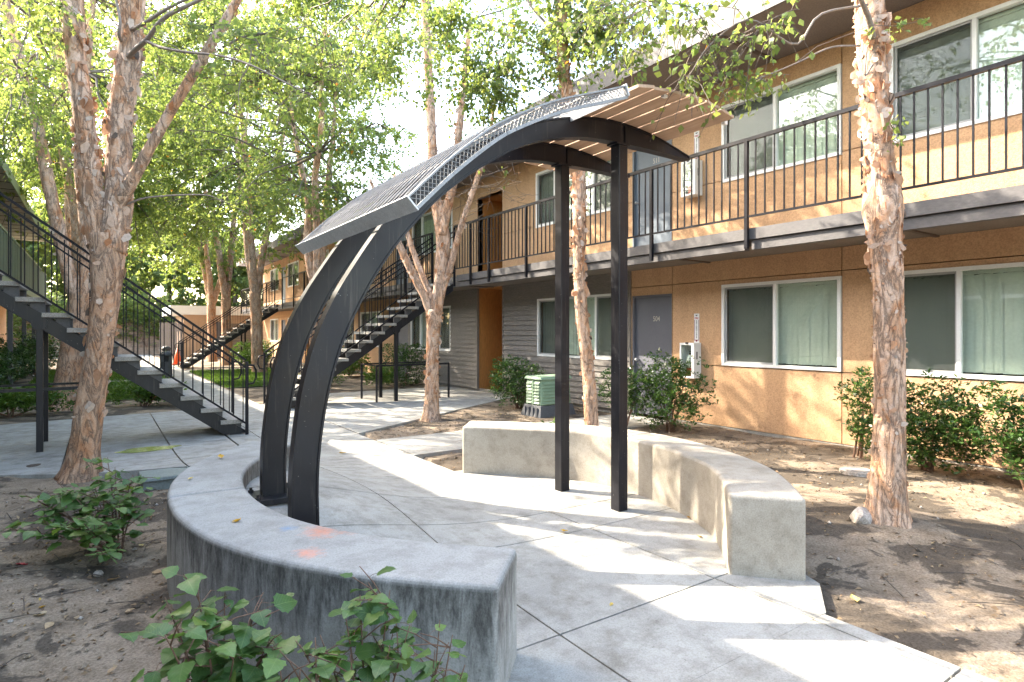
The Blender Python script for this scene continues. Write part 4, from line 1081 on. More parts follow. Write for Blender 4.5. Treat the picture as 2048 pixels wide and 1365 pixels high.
tr3, o3, r3 = trunk_part(t, 'limb', [P(224,505,D), P(236,420,D+.05), P(238,330,D+.1), P(240,240,D+.12), P(258,120,D+.15), P(264,0,D+.15), P(275,-200,D+.3), P(300,-450,D+.4)], [23*dd,25*dd,23*dd,22*dd,22*dd,22*dd,17*dd,8*dd], 'bark', 30, .12, (9,9,3), .04, 3)
flakes(t, o3, r3, 520, .066, 1.6)
tr4, o4, r4 = trunk_part(t, 'limb', [P(236,410,D), P(262,365,D-.05), P(300,295,D-.1), P(352,205,D-.15), P(410,110,D-.15), P(470,10,D-.1), P(540,-140,D), P(600,-300,D)], [14*dd,11.5*dd,10*dd,9*dd,9*dd,8*dd,6*dd,3*dd], 'bark', 20, .08, (9,9,3), .04, 4)
flakes(t, o4, r4, 150, .035, 1.6)
def bough(parent, pts, r0, r1):
    b = MB(); b.tube(arc3(pts, 22), [r0+(r1-r0)*k/21 for k in range(22)], 8); return b.build('bough', M['bough'], parent, True)
def arc3(pts, n):
    p = [Vector(q) for q in pts]; p = [p[0]*2-p[1]] + p + [p[-1]*2-p[-2]]; out = []
    m = len(p)-3
    for k in range(n):
        f = k/(n-1)*m; i = min(m-1, int(f)); t_ = f-i; a, b, c, d = p[i], p[i+1], p[i+2], p[i+3]
        out.append(.5*((2*b)+(c-a)*t_+(2*a-5*b+4*c-d)*t_*t_+(3*b-a-3*c+d)*t_**3))
    return out
bough(t, [P(250,122,D+.12), P(268,102,D-.02), P(295,78,D-.15), P(330,35,D-.3), P(400,0,D-.35), P(470,-40,D-.4)], .030, .014)
bough(t, [P(256,64,D+.14), P(272,56,D-.02), P(292,45,D-.18), P(345,12,D-.3), P(430,-25,D-.4)], .024, .012)
bough(t, [P(290,82,D-.13), P(325,96,D-.3), P(375,105,D-.5), P(440,112,D-.7), P(500,130,D-.9), P(560,160,D-1.0), P(620,190,D-1.1)], .016, .005)
bough(t, [P(445,95,D-.1), P(500,70,D-.2), P(560,66,D-.2), P(620,50,D-.2)], .012, .004)
bough(t, [P(505,75,D-.2), P(498,130,D-.3), P(480,165,D-.3), P(480,215,D-.3), P(512,275,D-.3)], .008, .002)
bough(t, [P(250,410,D), P(300,395,D), P(400,390,D+.2), P(440,400,D+.3), P(500,430,D+.4)], .011, .003)
bough(t, [P(248,90,D+.1), P(238,70,D-.04), P(240,40,D-.06), P(232,0,D), P(225,-40,D)], .018, .01)
bough(t, [P(52,0,D-.3), P(60,30,D-.3), P(52,70,D-.3), P(36,120,D-.3), P(34,170,D-.3)], .009, .003)
crown(t, [P(140,-150,D), P(150,-50,D), P(275,-150,D+.2), P(262,-30,D), P(540,-140,D), P(470,0,D), P(430,80,D)], P(240,-460,D), (2.2,2.2,1.7), 16, 9, 13, .068, low_cut=4.6)
crown(t, [P(470,0,D), P(430,80,D), P(150,10,D), P(262,20,D), P(500,75,D-.2), P(600,185,D-1)], None, (1,1,1), 0, 9, 14, .066, targets=[P(480,60,D-.2), P(540,150,D-.8), P(600,60,D-.4), P(620,190,D-1.1), P(40,60,D-.3), P(30,150,D-.2), P(90,10,D-.4), P(380,40,D-.4), P(680,100,D-.6), P(440,180,D-.2)], twig_len=(.2,.55), br=.012)

crown(t, [P(140,-180,D), P(275,-200,D+.3), P(540,-140,D), P(264,0,D+.15)], (-.5,9.4,6.2), (1.3,1.7,1.1), 30, 9, 9, .068, low_cut=5.2)  # extra leaf cluster out of view, added to cast dapple on the bench
# right front birch
D = 4.55; dd = D/1193
t = thing('birch_tree', 'single-stemmed peeling birch at right with a burl beside the balcony', 'tree', (4.94, 2.12, -.02))
tr, o1, r1 = trunk_part(t, 'trunk', [P(1776,1062,D), P(1775,1030,D), P(1777,920,D), P(1779,780,D), P(1778,640,D), P(1775,540,D), P(1768,440,D), P(1764,380,D), P(1756,300,D), P(1748,200,D), P(1742,100,D), P(1738,0,D), P(1734,-150,D+.1), P(1735,-400,D+.2), P(1740,-800,D+.3)],
   [34*dd, 33*dd, 29*dd, 27*dd, 26*dd, 27*dd, 29*dd, 27*dd, 25*dd, 25*dd, 25*dd, 26*dd, 23*dd, 17*dd, 8*dd], 'bark', 48, .09, (8,8,3), .032, 5, .45, (2.42,.16,.22))
flakes(t, o1, r1, 900, .052, 1.9, 4.6); flakes(t, o1, r1, 260, .03, .3, 1.9)
bough(t, [P(1752,110,D), P(1738,40,D-.15), P(1722,0,D-.25), P(1700,-60,D-.4)], .026, .012)
bough(t, [P(1720,92,D-.1), P(1660,96,D-.2), P(1590,128,D-.25), P(1510,160,D-.3), P(1430,185,D-.3)], .008, .0025)
bough(t, [P(1735,10,D-.1), P(1640,30,D-.3), P(1590,90,D-.4), P(1500,40,D-.5), P(1420,90,D-.5), P(1380,150,D-.5)], .010, .003)
bough(t, [P(1745,130,D-.12), P(1730,150,D-.14), P(1735,90,D-.16)], .009, .004)
crown(t, [P(1736,-100,D), P(1735,-300,D), P(1738,-600,D)], P(1740,-650,D+.2), (2.3,2.3,2.0), 34, 10, 13, .068, low_cut=4.5)
crown(t, [P(1700,0,D-.2), P(1590,90,D-.4), P(1500,60,D-.5), P(1420,100,D-.5), P(1400,20,D-.4), P(1300,10,D-.3)], None, (1,1,1), 0, 6, 6, .062, targets=[P(x, y, D+dd_) for x, y, dd_ in ((1440,100,-.4),(1400,30,-.5),(1340,70,-.3),(1480,20,-.5),(1370,150,-.3),(1510,80,-.5),(1300,60,-.2),(1330,10,-.6),(1560,50,-.6),(1420,160,-.1),(1250,30,.3),(1230,90,.4),(1180,20,.2),(1280,110,.1),(1340,190,-.2),(1130,10,.5),(1090,60,.6),(1600,20,-.5),(1460,190,-.3),(1200,60,.3))], twig_len=(.12,.42), br=.006, droop=.9)
crown(t, [P(1590,128,D-.25), P(1510,160,D-.3)], None, (1,1,1), 0, 4, 9, .052, targets=[P(1440,180,D-.3), P(1530,160,D-.3), P(1480,190,D-.25), P(1580,150,D-.3), P(1850,40,D-.1)], twig_len=(.06,.2), br=.004, droop=.7)
crown(t, [P(1775,250,D-.15)], None, (1,1,1), 0, 3, 7, .04, targets=[P(1800,290,D-.2), P(1785,260,D-.2)], twig_len=(.04,.12), br=.003)

# slim birch behind the bench
D = 7.1; dd = D/1193
t = thing('birch_tree', 'slim leaning birch just behind the sunny bench between the posts', 'tree', (4.75, 5.25, -.06))
tr, o1, r1 = trunk_part(t, 'trunk', [P(1185,925,D), P(1184,860,D), P(1180,790,D), P(1172,700,D), P(1164,640,D), P(1158,560,D), P(1158,450,D), P(1158,350,D), P(1146,250,D), P(1128,150,D), P(1122,0,D), P(1128,-250,D), P(1140,-500,D)], [15*dd,14*dd,13*dd,12.5*dd,12.5*dd,11*dd,12.5*dd,13*dd,12*dd,12*dd,11*dd,8*dd,3*dd], 'bark', 26, .12, (11,11,4), .04, 6, .3)
flakes(t, o1, r1, 420, .05, 1.9, 4.6); flakes(t, o1, r1, 160, .03, .3, 1.9)
bough(t, [P(1128,140,D), P(1100,60,D), P(1060,10,D), P(1030,-60,D)], .022, .008)
bough(t, [P(1126,130,D), P(1060,90,D+.3), P(980,60,D+.6), P(900,60,D+.9), P(820,90,D+1.2), P(760,130,D+1.4)], .016, .004)
bough(t, [P(1142,230,D), P(1090,180,D+.2), P(1000,150,D+.5), P(920,180,D+.8)], .012, .003)
crown(t, [P(1124,0,D), P(1126,-200,D), P(1135,-350,D), P(1060,10,D)], P(1110,-300,D), (1.8,1.8,1.6), 8, 10, 14, .065, low_cut=4.4)
crown(t, [P(1125,80,D), P(1100,60,D), P(1124,-20,D), P(900,60,D+.9), P(780,110,D+1.3), P(1000,150,D+.5)], None, (1,1,1), 0, 11, 17, .066, targets=[P(x,y,D+q) for x,y,q in ((1040,60,0),(1180,50,-.3),(1220,110,-.6),(1000,120,0),(1250,40,-.5),(1080,-20,0),(960,40,.2),(1200,0,-.2),(1290,60,-.6),(1330,0,-.7),(1260,140,-.7),(1180,130,-.4),(1080,140,.2),(930,110,.4),(1360,60,-.8),(1150,-40,.3),(1290,-30,-.2),(1020,-10,.4),(900,10,.5),(1400,-20,-.5),(850,40,.6),(880,130,.5),(960,170,.3),(1040,120,.1),(1100,90,-.1),(1140,40,-.2),(1000,50,.3),(1220,40,-.5),(1270,10,-.5),(1160,80,-.3),(800,90,.8),(1060,180,.2),(940,-30,.4),(1300,100,-.7),(1240,80,-.6),(1120,170,0),(1060,250,.3),(980,240,.6),(900,230,.9),(860,170,1.1),(800,200,1.3),(820,110,1.1),(760,150,1.4),(780,60,1.2),(920,190,.9),(1010,200,.7),(720,80,1.4),(870,80,1.0),(950,130,.8),(840,20,.9),(1080,90,.4),(740,20,1.2),(890,-20,.8),(1040,40,.5),(960,270,.8),(700,150,1.5))], twig_len=(.2,.5), br=.011)

# forked birch in the middle
D = 10.18; dd = D/1193
t = thing('birch_tree', 'forked pale birch in the dirt bed in front of the grey door recess', 'tree', (4.64, 9.16, -.06))
tr, o1, r1 = trunk_part(t, 'trunk', [P(863,848,D), P(863,830,D), P(864,760,D), P(866,680,D), P(869,620,D)], [17*dd,15*dd,13*dd,12.5*dd,15*dd], 'bark', 26, .07, (9,9,3), .05, 7, .4)
limbs = []
flakes(t, o1, r1, 220, .045, .1)
for k, (pts, rr, fl) in enumerate([([(866,640),(852,600),(832,560),(812,520),(794,480),(770,430),(740,360)], (9,8,7.5,7.5,6.5,5,3), 40),
        ([(868,630),(862,590),(848,560),(832,520),(815,470),(800,420),(790,350)], (8,7,6,5.5,5,4.5,3), 30),
        ([(870,630),(877,590),(884,540),(886,480),(880,430),(868,390),(866,330),(860,200),(850,0),(845,-150)], (13,13,14,14,13,11,10,9,7,3), 130),
        ([(884,470),(892,430),(898,400),(908,365),(912,320),(925,200),(940,40)], (9,9,9,8,8,6,4), 70),
        ([(872,620),(884,580),(900,540),(912,490),(926,440),(944,390),(958,345),(968,330),(985,240),(1000,120)], (8,7,6.5,6,5.5,5,5.5,4,3,2), 25)]):
    o_, oo, ro_ = trunk_part(t, 'limb', [P(x,y,D + (-.15,.2,0,-.1,-.2)[k]*min(1, (640-y)/250)) for x, y in pts], [q*dd for q in rr], 'bark', 18, .12, (12,12,5), .05, 8+k)
    flakes(t, oo, ro_, fl*2, .05, 2.2); limbs.append(oo)
crown(t, [limbs[0][-1], limbs[1][-1], limbs[2][-1], limbs[2][-12], limbs[3][-1], limbs[4][-1], limbs[2][-25]], P(690,-40,D+1.8), (2.6,2.2,2.6), 44, 15, 17, .072, low_cut=4.4)
crown(t, [limbs[2][-1], limbs[3][-1], limbs[4][-1], limbs[2][-25]], P(930,60,D), (1.5,1.8,1.8), 7, 10, 12, .070, low_cut=4.6)
crown(t, [limbs[4][-1], limbs[3][-6]], None, (1,1,1), 0, 4, 11, .07, targets=[P(945,380,D-.4), P(1000,330,D-.6), P(1030,350,D-.6), P(930,345,D-.3)], twig_len=(.15,.4), br=.006, droop=.9)
# bare fine twigs hanging by the right limb
tw = RNG.normal(size=(70,3)); base = np.array(P(965,370,D-.2))
st = base + RNG.normal(size=(70,3))*np.array([.35,.25,.3]); en = st + unit(tw*np.array([1,1,.5]))*RNG.uniform(.3,1.0,(70,1)); md = (st+en)/2 + RNG.normal(size=(70,3))*.08
tv, tf = tubes_fast(bez(st[:,None], md[:,None], en[:,None], np.linspace(0,1,6)[None].repeat(70,0)), np.full((70,6), .0035), 3)
quads_mesh('bare_twigs', tv, tv.shape[1], tf, M['twig'], t, kind='stuff')

t4s = []
def forked_birch(label, v, u, h, r, fork, seed, crown_c, crown_r, nb, ntw, nl, size, low, lean=0.0, ang0=0.0, m='leaf', group=None, nlimb=3):
    random.seed(seed)
    t = thing('birch_tree', label, 'tree', (v, u, -.06), group); base = Vector((v, u, -.12)); fk = Vector((v+lean, u+random.uniform(-.1,.1), fork))
    o_, oo, ro_ = trunk_part(t, 'trunk', [base, base.lerp(fk, .3)+Vector((random.uniform(-.05,.05),0,0)), base.lerp(fk, .7), fk], [r*1.15, r, r*.92, r*.95], 'bark_low', 20, .08, (7,7,2.6), .08, seed, .3)
    starts = []
    for k in range(nlimb):
        a = ang0 + k*2*math.pi/nlimb + random.uniform(-.3,.3); sp = random.uniform(.10,.30)
        pts = [fk - Vector((0,0,.25))]; d = Vector((math.cos(a)*sp, math.sin(a)*sp, 1)).normalized(); L = (h-fork)*random.uniform(.62,.85)
        for j in range(1, 6): pts.append(fk + d*L*j/5 + Vector((random.uniform(-.12,.12), random.uniform(-.12,.12), 0)))
        _, lo, lr = trunk_part(t, 'limb', pts, [r*.66, r*.6, r*.5, r*.4, r*.28, r*.14], 'bark', 14, .1, (9,9,3), .12, seed+k)
        flakes(t, lo, lr, 90, .06, 0); starts += [lo[-1], lo[int(len(lo)*.75)], lo[int(len(lo)*.5)]]
    crown(t, starts, crown_c, crown_r, nb, ntw, nl, size, m, low_cut=low); t4s[:] = starts
    return t
# row along the building
T4 = forked_birch('birch with a forked trunk partly hidden by the arch legs', 4.7, 16.0, 11.5, .17, 2.6, 21, (4.2,16.2,7.2), (3.9,3.8,4.1), 115, 16, 19, .088, 3.9, ang0=.6)
crown(T4, list(t4s), (5.2,16.5,9.6), (3.2,3.0,2.4), 60, 15, 19, .088, low_cut=6.5)
forked_birch('birch on the right lawn standing alone beside the far staircase', 4.72, 22.9, 15, .20, 2.9, 22, (4.0,22.9,8.8), (4.2,3.8,5.8), 150, 16, 22, .10, 3.5, lean=-.12, ang0=2.0)
forked_birch('birch seen through the rails beyond the right lawn birch', 4.75, 29.9, 16, .22, 3.0, 23, (3.4,29.9,9.3), (4.4,3.6,6.6), 130, 15, 22, .12, 3.3)
forked_birch('farthest birch in the row, in front of the low tan outbuilding', 4.7, 34.0, 12.5, .22, 2.9, 24, (3.6,34.2,9.3), (4.4,3.6,6.6), 110, 14, 18, .15, 3.4)
# left row
D = 11.77; dd = D/1193
t = thing('birch_tree', 'stout birch partly hidden behind the large left birch trunk', 'tree', (-.55, 14.7, -.06))
_, o_, r_ = trunk_part(t, 'trunk', [P(130,825,D), P(132,800,D), P(140,740,D), P(148,680,D), P(158,620,D), P(162,585,D)], [30*dd,26*dd,22*dd,20*dd,20*dd,21*dd], 'bark_low', 26, .08, (7,7,2.6), .06, 25, .35)
st_ = []
for k, (pts, rr) in enumerate([([(158,610),(150,595),(133,532),(116,454),(102,393),(90,330),(70,230),(40,120),(10,0),(-20,-150)], (13,13,12,12,11,11,10,9,7,3)), ([(162,605),(170,560),(176,480),(168,420),(160,330),(165,200),(180,50),(200,-150)], (14,13,12,11,11,9,7,3))]):
    _, lo, lr = trunk_part(t, 'limb', [P(x,y,D+(-.2,.3,.5)[k]*min(1,(610-y)/300)) for x, y in pts], [q*dd for q in rr], 'bark', 16, .1, (9,9,3), .08, 26+k)
    flakes(t, lo, lr, 160, .06, 1.8); st_ += [lo[-1], lo[int(len(lo)*.8)], lo[int(len(lo)*.6)]]
crown(t, st_, (-.8,15.3,7.4), (3.2,3.5,3.6), 72, 15, 19, .080, low_cut=4.0)
forked_birch('birch on the left lawn behind the staircase railing', -.6, 23.3, 15.5, .22, 3.1, 26, (-.3,23.3,8.9), (4.2,3.8,5.9), 150, 16, 24, .10, 3.5)
forked_birch('distant birch near the far end of the left lawn', -.5, 30.8, 16, .2, 3.0, 27, (-.2,30.8,9.6), (4.6,3.8,7.0), 140, 14, 20, .14, 3.2)
# trees behind the far wall
for k, (v, u, h) in enumerate([(-9,52,11), (-4.5,54,13), (0,52,12), (4.5,55,13.5), (9,53,12), (14,50,12), (19,56,13)]):
    lab = ['leafy tree behind the far wall at the extreme left', 'tall leafy tree behind left part of the stone wall', 'leafy tree behind the middle of the stone wall', 'tall leafy tree behind the low tan outbuilding', 'leafy tree behind the corner of the ochre building', 'leafy tree rising behind the ochre building roof', 'leafy tree far behind the ochre building'][k]
    random.seed(40+k); t = thing('broadleaf_tree', lab, 'tree', (v, u, 1.0), 'trees behind the far wall')
    b = MB(); b.tube([(v,u,0),(v+.1,u,3),(v,u,h*.6)], [.26,.2,.12], 10); b.build('trunk', M['twig'], t, True)
    crown(t, [(v,u,3),(v,u,h*.45),(v,u,h*.6)], (v,u,h*.46), (4.2,3.0,h*.47), 110, 14, 17, .30, 'leaf_far', twig_len=(.5,1.1), low_cut=1.2)

# ------------------------------------------------------------------ shrubs by the building
def shrub(label, c, r, h, n, size, m='shrub', group=None, lobes=6, name='shrub', stems=5, gap=.0, boxy=False, z0=None):
    x, y = c; z0 = zd(x, y) if z0 is None else z0; t = thing(name, label, 'shrub', (x, y, z0), group)
    lob = []
    for k in range(lobes):
        a = random.uniform(0, 2*math.pi); q = random.uniform(.1, .75)
        lob.append((x+r[0]*q*math.cos(a), y+r[1]*q*math.sin(a), z0+h*random.uniform(.28,.76), random.uniform(.40,.62)))
    b = MB()
    for k in range(stems):
        l = lob[k % lobes]; b.tube([(x+random.uniform(-.08,.08), y+random.uniform(-.08,.08), z0-.03), ((x+l[0])/2, (y+l[1])/2, z0+h*.3), (l[0],l[1],l[2])], [.014,.010,.005], 6)
    b.build('stems', M['stem'], t)
    n = int(n*1.7); per = n//lobes; ps = []
    for l in lob:
        d = unit(RNG.normal(size=(per,3))); rr = RNG.uniform(.35,1,(per,1))**.5
        ps.append(np.array(l[:3]) + d*rr*np.array([r[0]*l[3]*1.15, r[1]*l[3]*1.15, h*l[3]*.78]))
    if boxy: ps = [np.array([x,y,z0+h*.52]) + RNG.uniform(-1,1,(n,3))*np.array([r[0],r[1],h*.48])]
    p = np.concatenate(ps); p = p[p[:,2] > z0+.05]; p = p[p[:,0] < 7.87] if x > 3 else p
    # whorls: leaves gather in rosettes at twig tips
    k = 7; tips = p[::k]; p = np.repeat(tips, k, 0); N = len(p)
    ax = RNG.normal(size=(N,3)); ax[:,2] = np.abs(ax[:,2])*.6 + .15; nor = RNG.normal(size=(N,3))*.5; nor[:,2] += 1
    p = p + unit(ax)*size*.15 + RNG.normal(size=(N,3))*size*.25
    q = leaf_quads(p, ax, nor, size*RNG.uniform(.65,1.15,N), .45, .14)
    quads_mesh('foliage', q, 4, [(0,1,2,3)], M[m], t, np.clip(RNG.beta(2,2.4,N) + np.repeat(RNG.normal(size=len(tips))*.12, k), 0, 1), kind='stuff'); return t
random.seed(3)
shrub('glossy green shrub in front of the extinguisher cabinet', (7.0, 6.0), (.50,.62), 1.05, 3600, .058, lobes=9, stems=8)
shrub('low spreading glossy shrub left of the cabinet shrub by the near post', (6.75, 6.75), (.35,.42), .95, 1500, .056, lobes=6)
shrub('glossy shrub right of the right birch trunk against the ochre wall', (7.25, 2.70), (.50,.75), .95, 4200, .056, lobes=9, stems=8)
shrub('glossy shrub at the right edge of the picture below the window', (7.0, 1.72), (.58,.75), .95, 4200, .058, lobes=9, stems=8)
shrub('small glossy shrub peeping out left of the right birch trunk', (7.35, 3.45), (.25,.25), .98, 700, .054, lobes=4)
shrub('tuft of glossy shrub at far right beside the edge shrub', (7.35, .9), (.4,.5), 1.0, 1500, .056, lobes=6)
shrub('rounded shrub left of the green utility box', (6.75, 9.55), (.55,.60), 1.08, 3400, .058, lobes=9, stems=7)
shrub('square clipped shrub behind the under stair guard', (7.1, 15.6), (.55,.75), 1.15, 3600, .062, 'shrub', boxy=True)
shrub('low bright green shrub under the middle staircase', (6.3, 15.4), (.5,.6), .55, 1500, .07, 'shrub_bright')
shrub('small bright shrub left of the support post under the middle staircase', (5.3, 16.6), (.45,.5), .65, 1200, .075, 'shrub_bright')
shrub('bright hedge shrub below the far windows beside the lawn birch', (6.9, 22.6), (.6,1.2), 1.05, 3000, .085, 'shrub_bright', lobes=9)
shrub('bright hedge shrub nearer the arch legs below the far windows', (6.9, 19.6), (.6,1.3), 1.0, 3000, .08, 'shrub_bright', lobes=9)
shrub('bright round shrub under the far staircase', (5.4, 27.2), (.8,.9), 1.0, 2200, .10, 'shrub_bright')
shrub('bright round shrub left of the far staircase support post', (6.2, 29.8), (.8,.9), 1.1, 2200, .10, 'shrub_bright')
shrub('dark shrub at the left edge by the porch posts', (-2.1, 17.4), (.8,1.0), 1.1, 3000, .075, lobes=8)
shrub('large dark hedge shrub behind the porch posts', (-2.2, 23.0), (.9,2.2), 1.35, 4200, .09, lobes=12)
shrub('dark hedge shrub farther along the left porch', (-1.8, 28.0), (.9,2.0), 1.3, 3200, .10, lobes=10)
shrub('leafy ground cover clump in the bed behind left railing', (-1.3, 13.7), (1.0,.5), .5, 2600, .085, 'shrub_bright', lobes=10)
shrub('leafy clump in the bed right of the large left birch', (.75, 14.2), (.55,.5), .55, 1800, .085, 'shrub_bright', lobes=8)
shrub('tiny weed tuft growing behind the sunny bench', (4.9, 6.25), (.25,.18), .28, 160, .10, 'shrub_bright', lobes=3, stems=3)
for k, (v, u) in enumerate([(-6,46.95),(-3,46.9),(0,46.95),(2.6,46.9)]):
    lab = ['ivy mound draping the stone wall at its left end', 'ivy mound on the stone wall left of centre', 'ivy mound on the stone wall by the pale post', 'ivy mound on the stone wall next to the plank gate'][k]
    t_ = shrub(lab, (v,u), (2.1,.7), 3.4, 2600, .22, 'leaf_far', lobes=12, stems=3, z0=.5)

# ------------------------------------------------------------------ lawns
def lawn(v0, v1, u0, u1, n, name):
    sx = np.linspace(v0, v1, 8); sy = np.linspace(u0, u1, 10)
    b = MB(); b.v = [(x, y, -.035) for y in sy for x in sx]; b.f = [(j*8+i, j*8+i+1, j*8+8+i+1, j*8+8+i) for j in range(9) for i in range(7)]
    b.build(name, M['lawn'], None, True, 'structure')
    p = np.stack([RNG.uniform(v0,v1,n), RNG.uniform(u0,u1,n), np.full(n,-.035)], 1)
    ax = RNG.normal(size=(n,3))*.45; ax[:,2] = 1; nor = RNG.normal(size=(n,3)); q = leaf_quads(p, ax, nor, RNG.uniform(.05,.11,n), .22, .05)
    quads_mesh('grass', q, 4, [(0,1,2,3)], M['grass'], None, RNG.random(n), kind='stuff')
lawn(-1.7, 1.48, 15.6, 20.85, 16000, 'lawn'); lawn(-1.7, 1.48, 21.95, 29, 12000, 'lawn'); lawn(2.76, 5.6, 17.4, 25.3, 20000, 'lawn')

# ------------------------------------------------------------------ broad-leaved plants in the foreground
def broad_leaf(w, l, seed, lob=1.0):
    rnd = random.Random(seed); n = 9; b = MB()
    prof_ = []
    for i in range(n+1):
        f = i/n; ww = w*.5*math.sin(math.pi*min(1, f**.62))**.8*(1-.12*f)
        if 0 < i < n: ww *= 1 + (.10 if i % 2 else -.07)
        if i == n: ww = 0
        prof_.append((f*l, ww))
    prof_[0] = (0, w*.08)
    cup = rnd.uniform(.05, .28); dr = rnd.uniform(.05,.35); wav = rnd.uniform(.02,.06)
    for i, (y, ww) in enumerate(prof_):
        f = y/l; zc = -dr*l*f*f
        for sgn_, k in ((-1,1),(-1,.5),(0,0),(1,.5),(1,1)):
            x = sgn_*ww*k; z = zc + cup*abs(x)*(1-.4*k) + wav*l*k*math.sin(i*1.9+sgn_*1.3+seed)*.5
            b.v.append((x, y + (.05*l*k if i < 2 else 0) - (.02*l if (k == 1 and i % 2) else 0), z))
    for i in range(n):
        for k in range(4): b.f.append((i*5+k, i*5+k+1, i*5+5+k+1, i*5+5+k))
    me = shared('leaf', b, M['plant']); me.polygons.foreach_set('use_smooth', [True]*len(me.polygons)); return me
LEAVES = [broad_leaf(.075, .088, 1), broad_leaf(.068, .082, 2), broad_leaf(.085, .092, 3), broad_leaf(.06, .085, 4), broad_leaf(.078, .08, 5)]
from mathutils import Matrix
def plant(label, stems, nleaf, size, seed, spread=.05, cat='plant'):
    """stems: list of polylines in world space"""
    rnd = random.Random(seed); b0 = Vector(stems[0][0]); t = thing('leafy_plant', label, cat, tuple(b0))
    tot = 0
    for st_ in stems:
        pts = arc3(st_, 12); r0 = .0065*size; MB().tube(pts, [r0*(1-.7*k/11) for k in range(12)], 6).build('stem', M['stem'], t, True)
        side = []
        for k in range(5):     # short side shoots
            i = rnd.randint(3, 10); a = rnd.uniform(0, 6.28); L = rnd.uniform(.07,.19)*size
            e = pts[i] + Vector((math.cos(a)*L, math.sin(a)*L, rnd.uniform(.02,.12)*size)); side.append([pts[i], (pts[i]+e)/2+Vector((0,0,.01)), e])
        for s_ in side: MB().tube(s_, [.003*size,.0025*size,.0018*size], 5).build('shoot', M['stem'], t, True)
        chains = [pts] + side
        for k in range(nleaf):
            c = rnd.choice(chains) if rnd.random() < .62 else pts
            f = rnd.uniform(.38, 1) if c is pts else rnd.uniform(.3, 1); i = min(len(c)-2, int(f*(len(c)-1))); p = c[i].lerp(c[i+1], rnd.random())
            a = rnd.uniform(0, 6.28); el = rnd.uniform(-.35, .55)
            d = Vector((math.cos(a)*math.cos(el), math.sin(a)*math.cos(el), math.sin(el))); pet = rnd.uniform(.015,.05)*size
            q = p + d*pet; MB().tube([p, (p+q)/2+Vector((0,0,.004)), q], .0011*size, 4, False).build('petiole', M['stem'], t)
            yv = d; zv = (Vector((0,0,1)) + Vector((rnd.gauss(0,.35), rnd.gauss(0,.35), 0))); zv = (zv - yv*zv.dot(yv)).normalized(); xv = yv.cross(zv)
            s = size*rnd.uniform(.55, 1.2)
            mt = Matrix(((xv.x,yv.x,zv.x),(xv.y,yv.y,zv.y),(xv.z,yv.z,zv.z))).to_4x4()
            o = link('leaf', rnd.choice(LEAVES), t, q - ORG[t.name]); o.rotation_euler = mt.to_euler(); o.scale = (s,s,s); tot += 1
    return t
def gp(x, y, d, z=None):
    p = P(x, y, d)
    return p
def ground_at(x, d):
    p = P(x, 665, d); p.z = zd(p.x, p.y) - .02; return p
def stem_to(x0, d0, tops):
    b = ground_at(x0, d0); out = []
    for (x, y, d) in tops:
        e = P(x, y, d); m = b.lerp(e, .5) + Vector((0,0,.04)); out.append([b + Vector((random.uniform(-.03,.03), random.uniform(-.03,.03), 0)), m, e])
    return out
random.seed(9)
plant('bushy broad-leaved plant growing at the foot of the large left birch',
      stem_to(235, 4.15, [(140,985,4.2),(230,935,4.5),(215,915,4.6),(265,950,4.3),(60,1040,4.0),(120,1050,3.8),(170,1060,3.8),(275,1010,4.2),(185,980,4.3),(240,1000,4.1),(205,1110,3.6),(90,1010,4.2),(20,1060,3.9),(50,990,4.2),(110,960,4.4)]), 28, 1.0, 31)
plant('broad-leaved seedling plant in the bottom left foreground against the stained bench',
      stem_to(440, 2.1, [(395,1175,2.15),(330,1195,2.1),(450,1185,2.25),(330,1270,1.9),(410,1240,2.0),(500,1235,2.15),(540,1280,2.1),(470,1300,1.95)]), 24, .96, 32)
plant('taller airy broad-leaved plant at bottom centre in front of the bench',
      stem_to(735, 2.0, [(720,1190,2.1),(780,1180,2.1),(640,1270,2.0),(690,1225,2.05),(820,1250,2.0),(780,1290,1.95),(700,1310,1.9),(600,1290,2.0)]), 21, .90, 33)
plant('thin leafy sprig at bottom right of the foreground plants',
      stem_to(850, 1.95, [(880,1240,2.0),(905,1270,2.0),(870,1300,1.95),(930,1330,1.9)]), 10, .85, 34)
plant('low leafy sprig between the two foreground plants', stem_to(600, 1.85, [(600,1335,1.85),(640,1330,1.9),(560,1340,1.85)]), 9, .95, 35)

# ------------------------------------------------------------------ litter, twigs and fallen leaves
n = 9000
pv = np.concatenate([np.stack([RNG.uniform(-2.6, 1.0, 4200), RNG.uniform(.8, 7.4, 4200)], 1), np.stack([RNG.uniform(3.2, 7.8, 6000), RNG.uniform(.2, 9.8, 6000)], 1)])
keep = []
for x, y in pv:
    if inside_near(x, y): continue
    if 6.6 < y < 7.85 and x > 3.1: continue
    if y > 8.5 + (x-3.1)*.6 and x > 3: continue
    if x < 1.5 and y > 7.3 - (x-.32)*.69: continue
    if (x-4.94)**2+(y-2.12)**2 < .06: continue
    if x > 3.2 and y < 6.5 and random.random() < .35*(1 if x < 6 else 0): continue
    keep.append((x, y, zd(x,y) + .008))
p = np.array(keep); N = len(p)
ax = RNG.normal(size=(N,3)); ax[:,2] *= .25; nor = RNG.normal(size=(N,3))*.35; nor[:,2] += 1
q = leaf_quads(p, ax, nor, RNG.uniform(.012,.050,N)*RNG.uniform(.5,1,N), .55, .3)
quads_mesh('leaf_litter', q, 4, [(0,1,2,3)], M['litter'], None, RNG.beta(1.6,2.2,N), kind='stuff')
